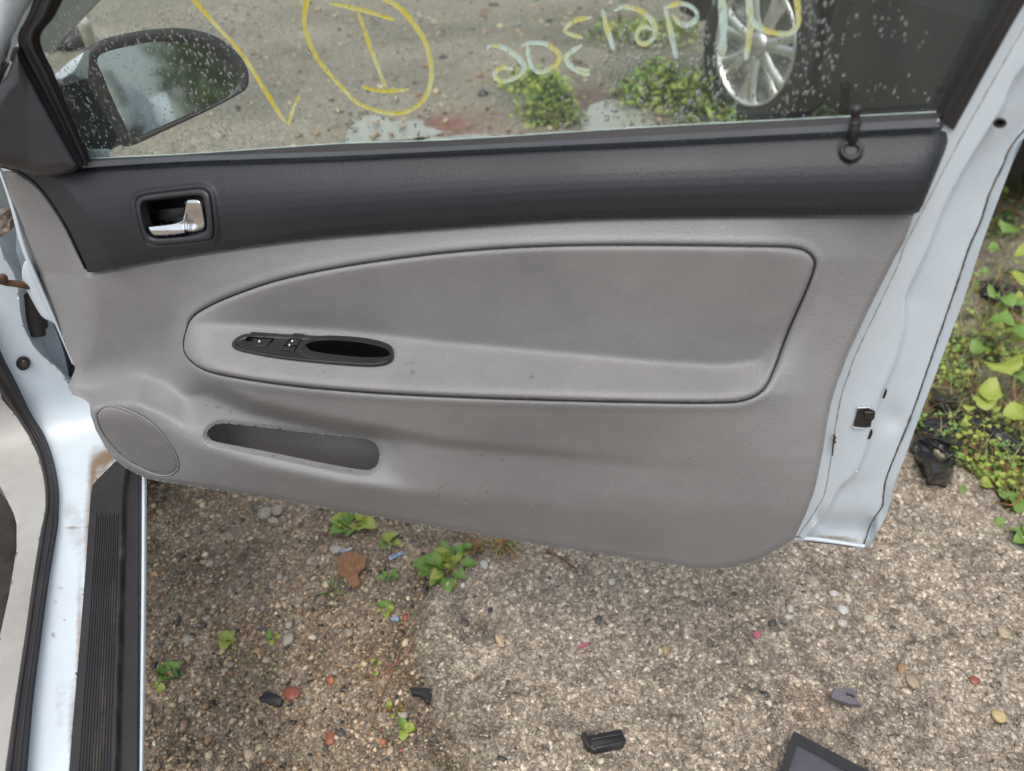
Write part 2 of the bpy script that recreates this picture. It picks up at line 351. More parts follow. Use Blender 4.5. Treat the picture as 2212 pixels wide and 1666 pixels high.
def blobs(pts):      # stain map: list of (u, v, radius_u, radius_v, strength)
    def f(u, v):
        s = np.zeros_like(u) - .06
        for (a, b, ru, rv, st) in pts: s = s + (st + .0) * np.exp(-(((u - a) / ru) ** 2 + ((v - b) / rv) ** 2))
        return s
    return f

# ================================================================== GROUND
def ground_mat():
    m = mat('wet_ground', (1, 1, 1), .55, c2=(.66, .64, .60), nscale=60, attr='tone', cfac=(.38, .62), detail=8, bump=.6, bscale=330, bump2=(.9, 110), rvar=.22)
    nt = m.node_tree; N = nt.nodes; L = nt.links; b = N['Principled BSDF']; src = b.inputs['Base Color'].links[0].from_socket
    tc = [n for n in N if n.type == 'TEX_COORD'][0]; hs_ = []
    nz = N.new('ShaderNodeTexNoise'); nz.inputs['Scale'].default_value = 90; L.new(tc.outputs['Object'], nz.inputs['Vector'])
    vm = N.new('ShaderNodeMix'); vm.data_type = 'VECTOR'; vm.inputs['Factor'].default_value = .012; L.new(tc.outputs['Object'], vm.inputs['A']); L.new(nz.outputs['Color'], vm.inputs['B'])
    for sc, lo, hi, th in ((120, .70, 1.5, .72), (230, .68, 1.45, .62), (480, .74, 1.3, .5)):
        vo = N.new('ShaderNodeTexVoronoi'); vo.inputs['Scale'].default_value = sc; L.new(vm.outputs['Result'], vo.inputs['Vector'])
        sp = N.new('ShaderNodeSeparateColor'); L.new(vo.outputs['Color'], sp.inputs[0])
        mr = N.new('ShaderNodeMapRange'); mr.interpolation_type = 'SMOOTHSTEP'; mr.inputs[1].default_value = th; mr.inputs[2].default_value = 1; mr.inputs[3].default_value = lo + .22; mr.inputs[4].default_value = hi; L.new(sp.outputs[0], mr.inputs[0])
        ed = N.new('ShaderNodeMapRange'); ed.inputs[1].default_value = .25; ed.inputs[2].default_value = .75; ed.inputs[3].default_value = 1.1; ed.inputs[4].default_value = .62; L.new(vo.outputs['Distance'], ed.inputs[0])
        mu = N.new('ShaderNodeMath'); mu.operation = 'MULTIPLY'; L.new(mr.outputs[0], mu.inputs[0]); L.new(ed.outputs[0], mu.inputs[1])
        mx = N.new('ShaderNodeMix'); mx.data_type = 'RGBA'; mx.blend_type = 'MULTIPLY'; mx.inputs['Factor'].default_value = 1; L.new(src, mx.inputs['A']); L.new(mu.outputs[0], mx.inputs['B']); src = mx.outputs['Result']
        hs_.append(ed.outputs[0])
    L.new(src, b.inputs['Base Color'])
    last = b.inputs['Normal'].links[0].from_node
    for h, d in ((hs_[0], .0022), (hs_[1], .0012)):
        bu = N.new('ShaderNodeBump'); bu.inputs['Strength'].default_value = .9; bu.inputs['Distance'].default_value = d; L.new(h, bu.inputs['Height']); L.new(last.outputs[0], bu.inputs['Normal']); last = bu
    L.new(last.outputs[0], b.inputs['Normal']); return m
M_GROUND = ground_mat()
slab_edge = A([(1130, 1100), (1010, 1225), (905, 1310), (885, 1400), (925, 1500), (985, 1620), (1010, 1700), (1050, 2100)])
slab_px = np.vstack([slab_edge, [(4000, 2100), (2900, 1500), (2212, 1135), (1985, 965), (1700, 800)]])
slab_w = G(slab_px[:, 0], slab_px[:, 1])[:, :2]
veg_w = G(A([1700, 1985, 2212, 2900, 4200, 3200, 2212, 2150, 1900, 1700]), A([800, 965, 1135, 1500, 1500, 350, 330, 300, 560, 650]))[:, :2]
def ground_height(x, y):
    sd_ = sdist(x, y, slab_w) + .075 * (fbm(x * 16, y * 16, 4, 5) - .5)
    m = np.clip(sd_ / .018 + .5, 0, 1); m = m * m * (3 - 2 * m)
    h = .024 * m
    h = h + (fbm(x * 5, y * 5, 3, 1) - .5) * .022 * (1 - .6 * m)
    rough = fbm(x * 55, y * 55, 3, 2) - .5
    h = h + rough * (.010 * (1 - m) + .006 * m)
    # broken hollows along the slab's edge
    near = np.exp(-((sd_ - .09) / .08) ** 2) * (y < .85); h = h + near * (fbm(x * 13, y * 9, 3, 8) - .55) * .06
    grooves = np.clip(1 - np.abs(fbm(x * 9 + y * 6, y * 30 - x * 8, 2, 12) - .5) * 9, 0, 1) * (x > .35); h = h - m * grooves * .007
    return h, m
def ground_tone(x, y, m):
    n1 = fbm(x * 4, y * 4, 4, 21)[:, None]; n2 = fbm(x * 28, y * 28, 4, 31)[:, None]
    n3 = fbm(x * 9, y * 9, 4, 25)[:, None]; gravel = A([.47, .375, .270]) * (.50 + .5 * n1 + .55 * n3) * (.55 + .85 * n2); conc = A([.53, .445, .345]) * (.66 + .40 * n1 + .25 * n3) * (.62 + .75 * n2)
    mm = m[:, None]; c = gravel * (1 - mm) + conc * mm
    # pale sandy strip along the slab's broken edge, mossy tint
    sd_ = sdist(x, y, slab_w); e = np.exp(-((sd_ - .02) / .03) ** 2)[:, None] * (fbm(x * 20, y * 20, 3, 41)[:, None] > .45); c = c * (1 - .45 * e) + A([.34, .29, .21]) * .45 * e
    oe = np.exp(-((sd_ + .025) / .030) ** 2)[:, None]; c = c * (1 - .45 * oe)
    ck = np.clip(1 - np.abs(fbm(x * 5 + y * 2.2, y * 7 - x * 3.0, 4, 15) - .5) * 28, 0, 1)[:, None] * mm; c = c * (1 - .5 * ck)
    moss = (fbm(x * 9, y * 9, 3, 51)[:, None] > .62) * .4 * (1 - mm); c = c * (1 - moss) + A([.10, .10, .045]) * moss
    v = np.clip(sdist(x, y, veg_w) / .06 + .5, 0, 1)[:, None]; c = c * (1 - v) + A([.10, .072, .05]) * v
    far = np.clip((y - 1.25) / .4, 0, 1)[:, None]; dirtc = A([.41, .375, .300]) * (.55 + .9 * fbm(x * 1.7, y * 2.6, 5, 61)[:, None]); c = c * (1 - far) + dirtc * far
    for (u, v_, r, cc, st) in STAINS:
        p = G(u, v_); d = np.exp(-((x - p[0]) ** 2 + (y - p[1]) ** 2) / r ** 2)[:, None] * (fbm(x * 40, y * 40, 3, 71)[:, None] + .2) * st; d = np.clip(d, 0, 1); c = c * (1 - d) + A(cc) * d
    return c
STAINS = [(1745, 1548, .035, (.36, .20, .11), .8), (760, 1222, .03, (.24, .13, .07), .7), (1850, 1270, .07, (.34, .27, .19), .6), (830, 1420, .05, (.17, .10, .05), .6),
          (1000, 265, .16, (.33, .10, .07), 1.1), (920, 262, .12, (.33, .12, .08), .9), (1265, 205, .12, (.30, .08, .06), 1.1), (1510, 228, .05, (.4, .04, .04), 1.1),
          (1170, 215, .25, (.07, .09, .03), 1.), (1420, 180, .35, (.06, .08, .025), 1.1), (1330, 60, .5, (.08, .09, .04), .9), (1500, 150, .3, (.06, .08, .025), 1.1)]
# puddles (world discs) seen through the window
PUD = [(822, 296, .15, .20), (1338, 255, .14, .24), (1000, 300, .16, .06)]
def patch(name, x0, x1, y0, y1, st, z, lift=None, fine=True, m=M_GROUND, **k):
    xs = np.arange(x0, x1 + st * .5, st); ys = np.arange(y0, y1 + st * .5, st); X, Y = np.meshgrid(xs, ys); x = X.ravel(); y = Y.ravel()
    h, mm = ground_height(x, y)
    if not fine: h = h * .0
    else:
        ed = np.minimum.reduce([x - x0, x1 - x, y - y0, y1 - y]) / .06; h = h * np.clip(ed, 0, 1) + .0
    Z = z + h + (.010 if fine else 0)
    i = np.arange(len(x)).reshape(X.shape); q = np.stack([i[:-1, :-1].ravel(), i[:-1, 1:].ravel(), i[1:, 1:].ravel(), i[1:, :-1].ravel()], 1)
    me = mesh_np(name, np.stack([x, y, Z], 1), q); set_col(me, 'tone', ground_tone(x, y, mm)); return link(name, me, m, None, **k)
def gz(x, y):
    h, _ = ground_height(A([x]).ravel(), A([y]).ravel()); return h + .010
FX0, FX1, FY0, FY1 = -1.3, 2.1, .1, 1.9
patch('ground', FX0, FX1, FY0, FY1, .0075, 0, kind='structure', label='wet gravel and broken concrete ground of the yard')
# wider yard: one sheet out to the horizon with a fine middle, its near part lying under the fine ground
def far_ground():
    a = np.r_[-600, -200, -60, -20, -10, np.arange(-6, 8.01, .06), 12, 20, 60, 200, 600]; b = np.r_[-600, -200, -60, -20, -8, -3, -1, np.arange(0, 9.01, .06), 14, 25, 60, 200, 600]
    X, Y = np.meshgrid(a, b); x = X.ravel(); y = Y.ravel(); h, mm = ground_height(x, y); Z = (fbm(x * 2, y * 2, 4, 3) - .5) * .05 + (fbm(x * 13, y * 13, 3, 4) - .5) * .015
    inn = (x > FX0 - .07) & (x < FX1 + .07) & (y > FY0 - .07) & (y < FY1 + .07); Z = np.where(inn, -.03, Z)
    for (u, v_, rx, ry) in PUD:
        p = G(u, v_); d = ((x - p[0]) / (rx * 1.3)) ** 2 + ((y - p[1]) / (ry * 1.6)) ** 2; Z = Z * (1 - .6 * np.exp(-d)) - .045 * np.exp(-d)
    dd = np.clip(np.maximum(np.abs(x - .4) - 1.77, np.abs(y - 1.0) - .97) / .25, 0, 1); Z = np.where(inn, Z, Z * dd)
    i = np.arange(len(x)).reshape(X.shape); q = np.stack([i[:-1, :-1].ravel(), i[:-1, 1:].ravel(), i[1:, 1:].ravel(), i[1:, :-1].ravel()], 1)
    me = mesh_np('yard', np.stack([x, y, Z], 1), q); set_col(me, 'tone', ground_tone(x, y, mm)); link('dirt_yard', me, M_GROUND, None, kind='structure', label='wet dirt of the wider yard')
far_ground()
M_PUD = mat('puddle_water', (.34, .35, .31), .03, c2=(.30, .31, .27), nscale=4, spec=1.0)
for n_, (u, v_, rx, ry) in enumerate(PUD):
    p = G(u, v_); a = np.linspace(0, 2 * math.pi, 60, endpoint=False); rr = 1 + .35 * (vnoise(np.cos(a) * 2 + 9 * n_ + 20, np.sin(a) * 2 + 20, 5) - .5) * 2
    V = [(p[0] + 1.7 * rx * math.cos(t) * r, p[1] + 1.7 * ry * math.sin(t) * r, -.017) for t, r in zip(a, rr)]
    link('puddle', mesh_py('puddle', V, [tuple(range(60))]), M_PUD, None, kind='structure', label='puddle reflecting the pale sky beyond the car window')

# ------------------------------------------------------------------ gravel
def ico(sub=0):
    t = (1 + 5 ** .5) / 2; V = [(-1, t, 0), (1, t, 0), (-1, -t, 0), (1, -t, 0), (0, -1, t), (0, 1, t), (0, -1, -t), (0, 1, -t), (t, 0, -1), (t, 0, 1), (-t, 0, -1), (-t, 0, 1)]
    Fc = [(0, 11, 5), (0, 5, 1), (0, 1, 7), (0, 7, 10), (0, 10, 11), (1, 5, 9), (5, 11, 4), (11, 10, 2), (10, 7, 6), (7, 1, 8), (3, 9, 4), (3, 4, 2), (3, 2, 6), (3, 6, 8), (3, 8, 9), (4, 9, 5), (2, 4, 11), (6, 2, 10), (8, 6, 7), (9, 8, 1)]
    V = [A(v) / np.linalg.norm(v) for v in V]
    for _ in range(sub):
        c = {}; N2 = []
        def mid(a, b):
            k = (min(a, b), max(a, b))
            if k not in c: p = V[a] + V[b]; V.append(p / np.linalg.norm(p)); c[k] = len(V) - 1
            return c[k]
        for a, b, d in Fc:
            x, y, z = mid(a, b), mid(b, d), mid(d, a); N2 += [(a, x, z), (b, y, x), (d, z, y), (x, y, z)]
        Fc = N2
    return A(V), np.array(Fc)
M_PEB = mat('pebble', (1, 1, 1), .34, c2=(.66, .63, .60), nscale=240, attr='tone', bump=.4, bscale=500)
TONES = A([(.34, .29, .22), (.44, .39, .31), (.24, .19, .14), (.18, .15, .12), (.05, .05, .052), (.52, .47, .39), (.30, .22, .145), (.24, .23, .22), (.30, .12, .075), (.50, .47, .42)])
PW = A([.17, .11, .2, .16, .09, .07, .12, .05, .01, .02]); PW /= PW.sum()
def pebbles(name, XY, S, sub, flat, sink, label, tones=None):
    V0, F0 = ico(sub); n = len(XY); k = len(V0)
    jit = 1 + .40 * rng.standard_normal((n, k)) * (.55 if sub else 1); sc = np.stack([rng.uniform(.75, 1.35, n), rng.uniform(.6, 1.05, n), rng.uniform(*flat, n)], 1)
    V = V0[None] * jit[..., None] * sc[:, None] * S[:, None, None] / 2; a = rng.uniform(0, 6.28, n); ca, sa = np.cos(a)[:, None], np.sin(a)[:, None]
    X = V[..., 0] * ca - V[..., 1] * sa + XY[:, 0:1]; Y = V[..., 0] * sa + V[..., 1] * ca + XY[:, 1:2]
    Z = V[..., 2] + (gz(XY[:, 0], XY[:, 1]) + S * .5 * sink)[:, None]
    me = mesh_np(name, np.stack([X, Y, Z], -1).reshape(-1, 3), (F0[None] + (np.arange(n) * k)[:, None, None]).reshape(-1, 3))
    t = (TONES * A([1.34, 1.24, 1.08]))[rng.choice(len(TONES), n, p=PW)] if tones is None else tones(n); t = t * rng.uniform(.75, 1.25, (n, 1)); set_col(me, 'tone', np.repeat(t, k, 0))
    link(name, me, M_PEB, None, smooth=bool(sub), kind='stuff', label=label)
def scatter(n, x0=-.9, x1=1.5, y0=.2, y1=1.7): return np.stack([rng.uniform(x0, x1, n), rng.uniform(y0, y1, n)], 1)
P_ = scatter(90000); sd_ = sdist(P_[:, 0], P_[:, 1], slab_w); vg = sdist(P_[:, 0], P_[:, 1], veg_w)
dens = fbm(P_[:, 0] * 6, P_[:, 1] * 6, 3, 77)
keep = (sd_ < .0) & (vg < 0) & (dens + rng.uniform(-.25, .25, len(P_)) > .36); Pg = P_[keep]; Sg = np.clip(rng.lognormal(math.log(.0046), .46, len(Pg)), .003, .016)
pebbles('gravel', Pg, Sg, 0, (.5, .9), .25, 'loose wet gravel on the ground beside the sill')
keep = (sd_ > .01) & (vg < .02); Pc = P_[keep][:12000]; Sc = np.clip(rng.lognormal(math.log(.0050), .45, len(Pc)), .0028, .0125)
pebbles('exposed_aggregate', Pc, Sc, 0, (.3, .6), .12, 'small stones bedded in the worn concrete slab',
        lambda n: A([(.42, .36, .28), (.60, .53, .42), (.27, .23, .18), (.62, .57, .48), (.20, .17, .14), (.08, .08, .08)])[rng.choice(6, n, p=[.34, .20, .25, .06, .12, .03])])
Pv = scatter(1500, .7, 1.7, .5, 1.7); Pv = Pv[sdist(Pv[:, 0], Pv[:, 1], veg_w) > 0]
pebbles('soil_stones', Pv, rng.uniform(.004, .012, len(Pv)), 0, (.5, .8), .1, 'small dark stones in the weedy soil', lambda n: A([(.10, .08, .06), (.16, .13, .1)])[rng.choice(2, n)])
Pf = np.stack([rng.uniform(-2.2, 3, 3500), rng.uniform(1.8, 5.5, 3500)], 1)
def gz_far(x, y): return (fbm(x * 2, y * 2, 4, 3) - .5) * .05 + (fbm(x * 13, y * 13, 3, 4) - .5) * .015
_gz = gz; gz = gz_far
pebbles('yard_stones', Pf, np.clip(rng.lognormal(math.log(.014), .5, len(Pf)), .006, .06), 0, (.4, .8), .15, 'stones scattered over the dirt yard beyond the window')
gz = _gz
def stone(u, v, wpx, hpx, tone, label, cat='stone', group=None, name='stone', rot=None, flat=.55):
    p = G(u, v); s = np.linalg.norm(p - CAM) / F; V0, F0 = ico(2); j = 1 + .17 * (fbm(V0[:, 0] * 1.6 + u, V0[:, 1] * 1.6 + V0[:, 2] * 2 + v, 3, 9) - .5) * 2
    V = V0 * j[:, None] * A([wpx * s / 2, hpx * s / 2 * 1.25, min(wpx, hpx) * s * .5 * flat]); a = rng.uniform(-.5, .5) if rot is None else rot
    X = V[:, 0] * math.cos(a) - V[:, 1] * math.sin(a); Y = V[:, 0] * math.sin(a) + V[:, 1] * math.cos(a); z = float(gz(p[0], p[1])[0])
    me = mesh_py(name, np.stack([X, Y, V[:, 2] + min(wpx, hpx) * s * .16], 1), [tuple(map(int, f)) for f in F0]); set_col(me, 'tone', np.tile(A(tone), (len(V), 1)))
    o = link(name, me, M_PEB); o.location = (p[0], p[1], z); return tagp(o, label=label, category=cat, group=group)
for a in [
    (633, 1508, 34, 22, (.34, .11, .07), 'flat red brick chip beside the black clip on the gravel'),
    (717, 1603, 22, 24, (.34, .12, .07), 'small red brick fragment near the bottom of the gravel'),
    (575, 1118, 30, 26, (.36, .33, .28), 'pale grey stone, larger left one of a pair below the door'),
    (601, 1110, 26, 22, (.34, .31, .25), 'pale stone, upper right one of a pair below the door'),
    (592, 1131, 26, 10, (.40, .37, .32), 'thin pale stone lying in front of a pair of grey stones'),
    (627, 1395, 20, 22, (.42, .39, .33), 'round whitish pebble beside the small green sprouts'),
    (727, 1197, 26, 18, (.42, .41, .37), 'white stone just left of the brown dead leaf'),
    (992, 1194, 34, 24, (.36, .31, .24), 'tan stone lying above the leafy weed'),
    (921, 1199, 20, 14, (.33, .24, .15), 'small ochre stone left of the tan stone'),
    (1047, 1245, 17, 20, (.52, .52, .50), 'angular white stone right of the leafy weed'),
    (877, 1341, 14, 14, (.33, .09, .05), 'small red brick crumb above the mossy slab edge'),
    (1160, 1258, 12, 12, (.48, .42, .33), 'light pebble at the end of the dry stem'),
    (1318, 1281, 16, 12, (.50, .47, .42), 'round white pebble on the slab below the door'),
    (1262, 1407, 17, 11, (.50, .49, .46), 'white pebble beside the pink splinter'),
    (1432, 1428, 15, 16, (.38, .28, .14), 'ochre pebble on the slab, right of the pink splinter'),
    (2137, 1570, 24, 18, (.52, .41, .20), 'yellow pebble near the lower right corner'),
    (1955, 1496, 20, 22, (.38, .30, .20), 'tan pebble in front of the grey bracket'),
    (1933, 1467, 15, 18, (.34, .22, .12), 'brown pebble right of the grey bracket'),
    (2086, 1494, 18, 13, (.30, .10, .06), 'dark red pebble far right of the grey bracket'),
    (2148, 1392, 18, 20, (.46, .38, .25), 'yellowish pebble at the right edge of the slab'),
    (1790, 1306, 17, 12, (.55, .53, .49), 'white pebble, upper left of a loose pair below the door corner'),
    (1822, 1317, 14, 9, (.55, .54, .5), 'small white flat pebble, right one of a loose pair below the door corner'),
    (1808, 1342, 20, 17, (.55, .54, .52), 'angular white stone in the middle of the slab'),
    (1866, 1358, 22, 14, (.46, .43, .35), 'smooth oval pebble at the head of a small cluster'),
    (1808, 1369, 20, 14, (.46, .44, .40), 'pale pebble left of the small cluster'),
    (1698, 1338, 14, 15, (.48, .46, .42), 'pale pebble left of the angular white stone'),
    (1695, 1355, 18, 9, (.52, .5, .46), 'flat pale pebble just below another left of the white stone'),
    (1835, 1270, 10, 10, (.5, .48, .44), 'tiny pale pebble above the white stones'),
    (1884, 1268, 14, 10, (.3, .2, .13), 'small brown pebble above the pebble cluster'),
    (1290, 1363, 14, 16, (.09, .08, .08), 'dark round stone on the slab right of the leafy weed'),
    (1003, 1356, 18, 16, (.11, .08, .07), 'dark brown stone at the slab edge'),
    (1060, 1342, 12, 12, (.04, .045, .05), 'small black stone on the slab above the tan chip'),
]: stone(*a)
stone(1080, 1405, 12, 26, (.60, .46, .27), 'tan wooden chip lying on the slab', 'chip', name='wood_chip', rot=.5)
for i in range(45):
    u = random.uniform(1100, 2180); v = random.uniform(1210, 1640)
    tn = random.choice([((.38, .33, .26), 'tan'), ((.45, .42, .36), 'pale grey'), ((.30, .26, .2), 'greyish brown'), ((.24, .19, .14), 'dull brown')])
    if inside(A([u]), A([v]), slab_px)[0]: stone(u, v, random.uniform(9, 15), random.uniform(7, 12), tn[0], 'small %s pebble lying loose on the concrete slab, %s' % (tn[1], 'near the door' if v < 1380 else 'towards the bottom of the frame'), group='pebbles loose on the slab', name='pebble')
for i in range(45):
    u = random.uniform(340, 880); v = random.uniform(1100, 1650)
    tn = random.choice([((.34, .30, .24), 'tan'), ((.42, .39, .33), 'pale grey'), ((.22, .17, .13), 'brown'), ((.1, .09, .085), 'blackish')])
    stone(u, v, random.uniform(10, 17), random.uniform(8, 14), tn[0], 'small %s pebble loose in the gravel, %s' % (tn[1], 'on the door side' if v < 1380 else 'towards the bottom of the frame'), group='pebbles loose in the gravel', name='pebble')

# ================================================================== plants
def leafmat(n, a, b): return mat(n, a, .45, c2=b, nscale=35, bump=.4, bscale=130)
M_LEAF = leafmat('leaf_green', (.10, .20, .032), (.17, .28, .06)); M_LEAF2 = leafmat('leaf_yellow_green', (.22, .32, .045), (.32, .34, .07))
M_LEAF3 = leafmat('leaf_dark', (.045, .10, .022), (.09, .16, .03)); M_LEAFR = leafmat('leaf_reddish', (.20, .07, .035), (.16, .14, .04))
M_STEM = mat('red_stem', (.30, .085, .05), .5, c2=(.24, .16, .06), nscale=40); M_DRY = mat('dry_straw', (.38, .23, .11), .7, c2=(.28, .16, .08), nscale=50); M_GRASS = mat('grass_blade', (.17, .26, .06), .5, c2=(.32, .31, .11), nscale=30)
M_DEAD = mat('dead_leaf', (.30, .15, .075), .7, c2=(.22, .11, .05), nscale=60, bump=1, bscale=200)
def leaf_mesh(name, kind, seed, m, n=18):
    r = np.random.default_rng(seed); s = np.linspace(0, 1, n)
    if kind == 'lobed': w = .5 * np.sin(math.pi * s ** .75) * (1 + .22 * np.abs(np.sin(s * 3.2 * math.pi)) + .05 * r.standard_normal(n)); w[0] = .06
    elif kind == 'round': w = .46 * np.sqrt(np.clip(1 - (2 * s - 1) ** 2, 0, 1)) * (1 + .10 * np.sin(s * 40)); w[0] = .03
    elif kind == 'spoon': w = .26 * np.sin(math.pi * s ** 1.6) * (1 + .08 * np.sin(s * 30)) + .03
    else: w = .10 * np.sin(math.pi * s ** .9) + .01
    w[-1] = .005; V = []; c = r.uniform(.12, .3)
    for i in range(n):
        z = c * math.sin(s[i] * math.pi * .9) - .18 * s[i] ** 2
        for o in (-1, -.5, 0, .5, 1): V.append((s[i], o * w[i], z + abs(o) * w[i] * .42 + .035 * math.sin(s[i] * 17 + o * 2.5 + seed) * abs(o)))
    Fs = [(i * 5 + j, (i + 1) * 5 + j, (i + 1) * 5 + j + 1, i * 5 + j + 1) for i in range(n - 1) for j in range(4)]
    me = mesh_py(name, V, Fs); me.materials.append(m); return me
LM = {}
for kd in ('lobed', 'round', 'spoon', 'thin'):
    for mi, mm_ in enumerate((M_LEAF, M_LEAF2, M_LEAF3, M_LEAFR)):
        for sdd in range(2): LM[(kd, mi, sdd)] = leaf_mesh('leaf', kd, sdd * 10 + mi, mm_)
def weed(u, v, name, label, cat, n, size, kd, mis=(0, 1), pitch=(5, 50), spread=.004, group=None, lift=0.):
    p = G(u, v); z = float(gz(p[0], p[1])[0]); root = empty(name, (p[0], p[1], z), label, cat, group)
    for i in range(n):
        me = LM[(kd, random.choice(mis), random.randrange(2))]; o = bpy.data.objects.new('leaf', me); col.objects.link(o); o.parent = root
        me.polygons.foreach_set('use_smooth', [True] * len(me.polygons))
        a = i * 2.399 + random.uniform(-.3, .3); pt = R(random.uniform(*pitch)); s = .68 * size * random.uniform(.5, 1.15); rr = spread * random.uniform(.3, 1.3)
        o.location = (rr * math.cos(a), rr * math.sin(a), .003 + lift * random.random()); o.rotation_euler = Euler((random.uniform(-.3, .3), -pt, a), 'XYZ'); o.scale = (s, s * random.uniform(.8, 1.1), s)
    return root
def blades(name, label, pts, ln, m, parent=None, width=.0012, droop=.5, kind='stuff', cat=None):
    V = []; Fs = []
    for (x, y, z) in pts:
        a = random.uniform(0, 6.28); l = ln * random.uniform(.5, 1.2); el = random.uniform(.3, 1.3); P = [np.array([x, y, z])]
        for k in range(4): P.append(P[-1] + l / 4 * np.array([math.cos(a) * math.cos(el), math.sin(a) * math.cos(el), math.sin(el)])); el -= droop * random.uniform(.4, 1.2)
        side = np.array([-math.sin(a), math.cos(a), 0]) * width; b = len(V)
        for k, q in enumerate(P):
            w = 1 - k / 4.3; q = q.copy(); q[2] = max(q[2], z + .001); V += [q - side * w, q + side * w]
        Fs += [(b + 2 * k, b + 2 * k + 1, b + 2 * k + 3, b + 2 * k + 2) for k in range(4)]
    return link(name, mesh_py(name, V, Fs), m, parent, kind=kind, label=label, category=cat)
weed(765, 1137, 'weed', 'bright green lobed weed tucked under the door bottom edge', 'weed', 18, .052, 'lobed', (0, 1), (5, 40), .016)
weed(838, 1185, 'weed', 'small light green weed with yellowing leaves above the dead leaf', 'weed', 7, .033, 'round', (1, 1, 0), (5, 45), .008)
weed(968, 1248, 'weed', 'largest leafy green weed, rooted at the slab corner below the door', 'weed', 24, .072, 'spoon', (0, 1, 0), (4, 35), .012)
weed(962, 1225, 'weed', 'upright green tuft behind the largest leafy weed', 'weed', 10, .05, 'lobed', (0, 1), (20, 60), .012)
weed(1020, 1215, 'weed', 'reddish green weed between the leafy weed and the dry grass', 'weed', 7, .034, 'round', (3, 0, 3), (20, 60), .012)
weed(1095, 1195, 'weed', 'green and yellow leaves in the middle of the dry grass tuft', 'weed', 7, .040, 'spoon', (0, 1), (20, 60), .008)
weed(842, 1262, 'weed', 'narrow-leaved green sprout right of the dead leaf', 'weed', 6, .034, 'spoon', (0,), (20, 60), .003)
weed(835, 1328, 'weed', 'low green sprout near the blue wrapper scrap', 'weed', 7, .022, 'round', (0, 1), (5, 40), .008)
weed(720, 1290, 'weed', 'thin green sprouts left of the blue scrap', 'weed', 7, .026, 'thin', (0, 0), (10, 60), .012)
weed(498, 1396, 'weed', 'light green seedling in the open gravel', 'weed', 6, .028, 'round', (1,), (5, 30), .003)
weed(596, 1390, 'weed', 'tiny green sprout beside the round whitish pebble', 'weed', 5, .016, 'round', (1, 0), (5, 30), .005)
weed(372, 1465, 'weed', 'dark green sprout near the sill', 'weed', 8, .028, 'lobed', (2, 0), (5, 50), .010)
weed(342, 1492, 'weed', 'single yellow green leaf right beside the sill', 'weed', 2, .022, 'round', (1,), (5, 20), .002)
weed(876, 1588, 'weed', 'small two-leaved seedling at the foot of the slab edge', 'weed', 4, .030, 'round', (0, 1), (5, 30), .002)
weed(858, 1545, 'weed', 'creeping reddish sprout left of the bent black clip', 'weed', 6, .020, 'round', (1, 3), (5, 40), .008)
weed(800, 1450, 'weed', 'creeping orange sprout in the gravel hollow', 'weed', 8, .014, 'round', (3, 1), (5, 40), .016)
# creeping red stems
def stem(px, rad, m, name, label, cat, parent=None, lift=.004):
    P = catmull(px); W = [np.r_[G(a, b)[:2], float(gz(*G(a, b)[:2])[0]) + lift + .003 * math.sin(i * 1.3)] for i, (a, b) in enumerate(P)]
    return tube(name, W, rad, m, parent, 6, label=label, category=cat)
stem([(905, 1395), (865, 1440), (820, 1475), (795, 1480)], .0011, M_STEM, 'creeping_stem', 'red creeping stem branching left in the gravel hollow', 'stem')
stem([(870, 1400), (850, 1460), (825, 1520), (800, 1600)], .0011, M_STEM, 'creeping_stem', 'long red creeping stem running down towards the bottom', 'stem')
stem([(800, 1430), (835, 1447), (880, 1470), (905, 1490)], .0010, M_STEM, 'creeping_stem', 'short red creeping stem ending at the bent black clip', 'stem')
stem([(1180, 1215), (1220, 1235), (1245, 1262)], .0024, mat('twig_bark', (.12, .06, .045), .7, c2=(.2, .11, .07), nscale=60), 'twig', 'dark brown twig lying right of the dry grass', 'twig')
stem([(690, 1165), (730, 1158), (800, 1150)], .0018, MATS['twig_bark'], 'twig', 'thin brown twig under the bright green weed', 'twig')
stem([(680, 1355), (735, 1300), (770, 1262)], .0012, M_DRY, 'twig', 'pale straw stem lying left of the dead leaf', 'twig')
stem([(700, 1390), (730, 1345), (745, 1320)], .0012, M_DRY, 'twig', 'short straw stem below the dead leaf', 'twig')
gt = G(1085, 1205); t_ = empty('grass_tuft', (gt[0], gt[1], float(gz(gt[0], gt[1])[0])), 'dry orange grass tuft growing below the door edge', 'grass')
pts = [(gt[0] + random.gauss(0, .006), gt[1] + random.gauss(0, .006), float(gz(gt[0], gt[1])[0])) for _ in range(70)]
blades('straw', None, pts[:55], .085, M_DRY, t_, .0011, .55, None); blades('green_blade', None, pts[55:], .07, M_GRASS, t_, .0018, .5, None)
pts = [(p[0] + random.gauss(0, .03), p[1] + random.gauss(0, .02), float(gz(p[0], p[1])[0])) for p in [G(840, 1440), G(860, 1500), G(760, 1420), G(380, 1490), G(560, 1400)] for _ in range(28)]
blades('sprout_threads', 'thin reddish and green threads of creeping growth in the gravel', pts, .022, M_DRY, None, .0007, .6)

